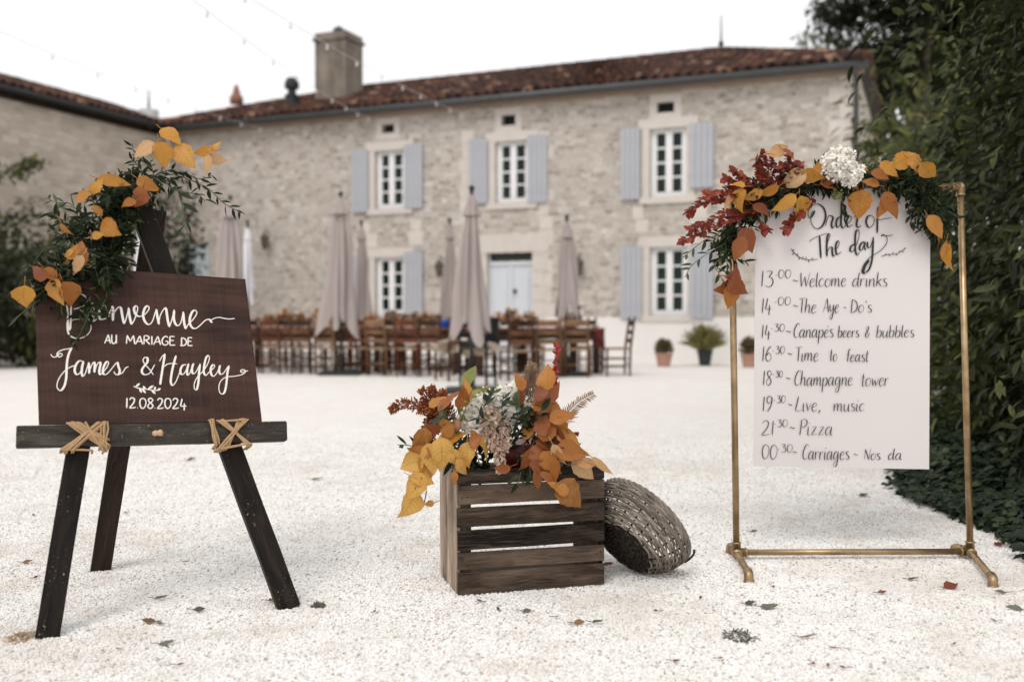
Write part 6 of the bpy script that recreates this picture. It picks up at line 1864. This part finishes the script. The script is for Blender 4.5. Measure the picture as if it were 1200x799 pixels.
for i, (px, py, ang, sz, wr, mat) in enumerate([
    (482, 543, 200, 30, .62, 'gold_leaf'), (505, 538, -75, 32, .62, 'gold_leaf'), (519, 532, -85, 34, .60, 'gold_leaf'), (531, 515, 30, 32, .62, 'yellow_leaf'), (535, 536, -70, 24, .58, 'gold_leaf'), (486, 570, 235, 32, .60, 'gold_leaf'), (479, 592, 250, 31, .64, 'gold_leaf'), (495, 562, -20, 26, .55, 'gold_leaf'), (493, 517, -105, 30, .60, 'orange_leaf'), (503, 590, 190, 10, .6, 'orange_leaf'), (566, 527, -60, 27, .60, 'gold_leaf'), (556, 514, 100, 22, .5, 'orange_leaf'),
    (515, 470, 30, 24, .5, 'orange_leaf'), (540, 464, 75, 26, .5, 'orange_leaf'), (528, 468, 45, 34, .35, 'rust_leaf'), (546, 458, 80, 22, .5, 'yellow_leaf'),
    (641, 442, 100, 27, .68, 'orange_leaf'), (608, 447, 110, 20, .55, 'orange_leaf'), (643, 477, -15, 36, .55, 'orange_leaf'), (633, 480, 200, 26, .5, 'orange_leaf'), (643, 500, 70, 30, .55, 'orange_leaf'), (656, 503, -70, 34, .62, 'orange_leaf'), (656, 518, -80, 30, .5, 'rust_leaf'), (635, 495, 110, 28, .5, 'rust_leaf'), (628, 532, 190, 30, .5, 'rust_leaf'), (645, 543, -60, 28, .6, 'orange_leaf'), (640, 525, -30, 26, .5, 'rust_leaf'), (634, 549, -40, 30, .4, 'rust_leaf'), (672, 531, 5, 38, .58, 'orange_leaf'), (655, 533, -60, 26, .4, 'pale_leaf'), (683, 551, -45, 32, .5, 'pale_leaf'), (690, 541, 10, 26, .4, 'pale_leaf'), (654, 571, 140, 24, .5, 'orange_leaf'), (668, 580, -35, 40, .62, 'orange_leaf'), (645, 562, -35, 26, .3, 'rust_leaf'), (706, 546, -40, 30, .22, 'pale_leaf'), (618, 540, 250, 24, .5, 'rust_leaf'), (588, 548, 190, 18, .5, 'rust_leaf'), (533, 560, -90, 14, .5, 'orange_leaf'), (648, 460, 40, 26, .5, 'rust_leaf'),
    (520, 500, 120, 26, .5, 'orange_leaf'), (503, 505, 200, 26, .45, 'rust_leaf'), (546, 533, -95, 26, .55, 'gold_leaf'), (540, 548, -60, 20, .5, 'yellow_leaf'), (660, 488, 15, 30, .5, 'orange_leaf'), (624, 502, 60, 26, .5, 'orange_leaf'), (668, 516, -20, 30, .5, 'orange_leaf'), (650, 552, -110, 26, .45, 'orange_leaf'), (630, 562, -80, 24, .4, 'rust_leaf'), (612, 462, 80, 22, .45, 'rust_leaf'), (636, 458, 60, 24, .5, 'rust_leaf'), (500, 550, -60, 28, .5, 'yellow_leaf'), (490, 530, 170, 24, .5, 'orange_leaf')]):
    place_leaf('autumn_leaf', M[mat], fa, px, py, (3.29 if py > 528 else YF - .15) - .012 * (i % 3), ang, sz * 1.2, wr * 1.1, .35, 90 + i)
for i, (px, py, ang, sz, wr) in enumerate([(552, 440, 75, 30, .52), (559, 462, 20, 32, .42), (594, 455, 10, 28, .5), (571, 462, 145, 18, .4), (545, 472, 60, 30, .3)]):
    place_leaf('pale_green_leaf', M['lime_leaf'], fa, px, py, YF - .08, ang, sz * 1.05, wr, .3, 140 + i, serr=0)
# branches carrying the hanging leaves
b = MB()
for pts in ([(530, 525), (510, 535), (495, 550), (488, 575)], [(620, 520), (632, 540), (648, 560), (660, 575)], [(635, 515), (655, 525), (675, 530), (690, 545)], [(498, 560), (505, 562)], [(500, 575), (497, 590)], [(550, 520), (530, 500), (520, 480)]):
    b.tube(sprig_pts(pts, YF - .08, 3.30), .002, 5)
b.build('branch', M['stem'], fa)

# ================================================================== FALLEN LEAVES on the gravel
def fallen(label, px, py, sz, ang, mat, wr=.6, group=None, seed=0, curl=.35):
    p = ground(px, py); p.z = .010
    gg = random.Random(seed + int(px))
    L = sz / F * p.y
    a = R(ang)
    d = Vector((math.cos(a), math.sin(a), 0))
    b = MB()
    b.leaf(p - d * L / 2, p + d * L / 2, Vector((gg.uniform(-.3, .3), -.5, 1)), L * wr, curl, -.18, 7, None, 0, .08)
    b.tube([p - d * L * .5 - d * .02 + Z * .004, p - d * L * .46], .0012, 5)
    o = b.build('fallen_leaf', M[mat], None, smooth=True)
    off = Vector((p.x, p.y, 0))
    for v in o.data.vertices: v.co -= off
    zm = min(v.co.z for v in o.data.vertices)
    off.z = .006 - zm if zm < .004 else 0
    o.location = off
    return tag(o, label, 'leaf', group)
GF = 'fallen leaves on the gravel'
for q in [('red brown fallen leaf in front of the stand right foot', 1115, 690, 22, 20, 'red_dry_leaf', .6), ('grey green curled leaf in front of the banner, darkest of its pair', 902, 714, 22, 0, 'grey_leaf', .55), ('small grey green leaf left of a larger grey one', 880, 710, 15, 10, 'grey_leaf', .55), ('peach fallen leaf between the easel legs', 174, 731, 18, 170, 'dry_leaf', .5), ('dark leaf beside the peach leaf under the easel', 187, 733, 10, 140, 'grey_leaf', .5), ('dark upright leaf between easel back leg and right leg', 190, 703, 17, 20, 'grey_leaf', .4),
          ('dark leaf left of the easel right foot', 234, 718, 15, 10, 'grey_leaf', .4), ('orange fallen leaf beside the easel right foot', 322, 706, 16, 15, 'dry_leaf', .5), ('grey green leaf nearest the camera below the easel', 196, 757, 20, 15, 'grey_leaf', .4), ('rust leaf between the crate and the basket', 713, 664, 13, 10, 'red_dry_leaf', .5), ('brown leaf in front of the basket, left of a green one', 679, 733, 14, 10, 'dry_leaf', .5), ('olive leaf in front of the basket, right of a brown one', 701, 732, 15, 0, 'grey_leaf', .4), ('dark leaf in front of the crate left corner', 618, 719, 11, 0, 'grey_leaf', .5),
          ('brown leaf right of the stand right foot', 1172, 697, 14, 170, 'grey_leaf', .4), ('grey leaf at the right edge of the photo', 1188, 716, 20, 160, 'grey_leaf', .4), ('brown leaf under the banner bottom rail centre', 1071, 681, 15, 5, 'grey_leaf', .35), ('tan leaf behind the bottom rail near the right post', 1092, 650, 16, 10, 'dry_leaf', .4), ('pale brown leaf under the rail, right of centre', 1034, 697, 12, 20, 'dry_leaf', .5), ('dark leaf on the gravel behind the left post', 884, 625, 10, 10, 'grey_leaf', .4), ('tan twig like leaf in front of the banner', 948, 749, 26, 5, 'dry_leaf', .12), ('rust leaf on the left edge of the gravel', 33, 661, 13, 15, 'dry_leaf', .5), ('small red leaf in the middle foreground', 793, 778, 9, 0, 'red_dry_leaf', .5), ('pale leaf far behind the easel back leg', 225, 540, 12, 10, 'dry_leaf', .5), ('grey leaf on the gravel left of the crate, further back', 373, 563, 16, 10, 'grey_leaf', .4), ('brown leaf at the ivy edge below the banner corner', 1013, 582, 14, 20, 'dry_leaf', .5), ('brown leaf at the foot of the ivy right of the stand', 1170, 640, 16, 40, 'red_dry_leaf', .5)]:
    fallen(*q)
for k in range(26):
    gg = random.Random(500 + k)
    fallen('tiny brown leaf scrap lying on the open gravel', gg.uniform(20, 1190), 560 + 230 * gg.random() ** .8, gg.uniform(5, 9), gg.uniform(0, 180), gg.choice(['dry_leaf', 'grey_leaf', 'red_dry_leaf']), .45, 'tiny leaf scraps on the gravel', k)
M['moss'] = leafmat('grey moss', [(.0, (.10, .10, .075)), (1, (.30, .29, .24))], .9, .2, 0, False, .1)
M['straw'] = leafmat('dry straw', [(.0, (.36, .25, .15)), (1, (.62, .50, .38))], .9, .2, 0, False, .1)
# scraps of moss in the gravel
for k, (lab, px, py, s) in enumerate([('grey moss tuft in the gravel below the banner', 867, 747, 18), ('small moss tuft in the gravel right of the easel foot', 374, 711, 6), ('dry straw tuft by the easel left foot', 26, 748, 17)]):
    p = ground(px, py)
    gg = np.random.default_rng(k + 3)
    N = 150
    r_ = s / F * p.y
    a = gg.random(N) * 6.28; rr_ = np.sqrt(gg.random(N))
    base = np.stack([p.x + np.cos(a) * rr_ * r_, p.y + np.sin(a) * rr_ * r_ * 1.2, .004 + .012 * gg.random(N) * (1 - rr_)], 1)
    tag(leaf_cloud('moss_tuft', M['moss'] if k < 2 else M['straw'], base, gg.normal(size=(N, 3)) * [1, 1, .35], gg.normal(size=(N, 3)) + [0, 0, 1], .016, .006), lab, 'moss')
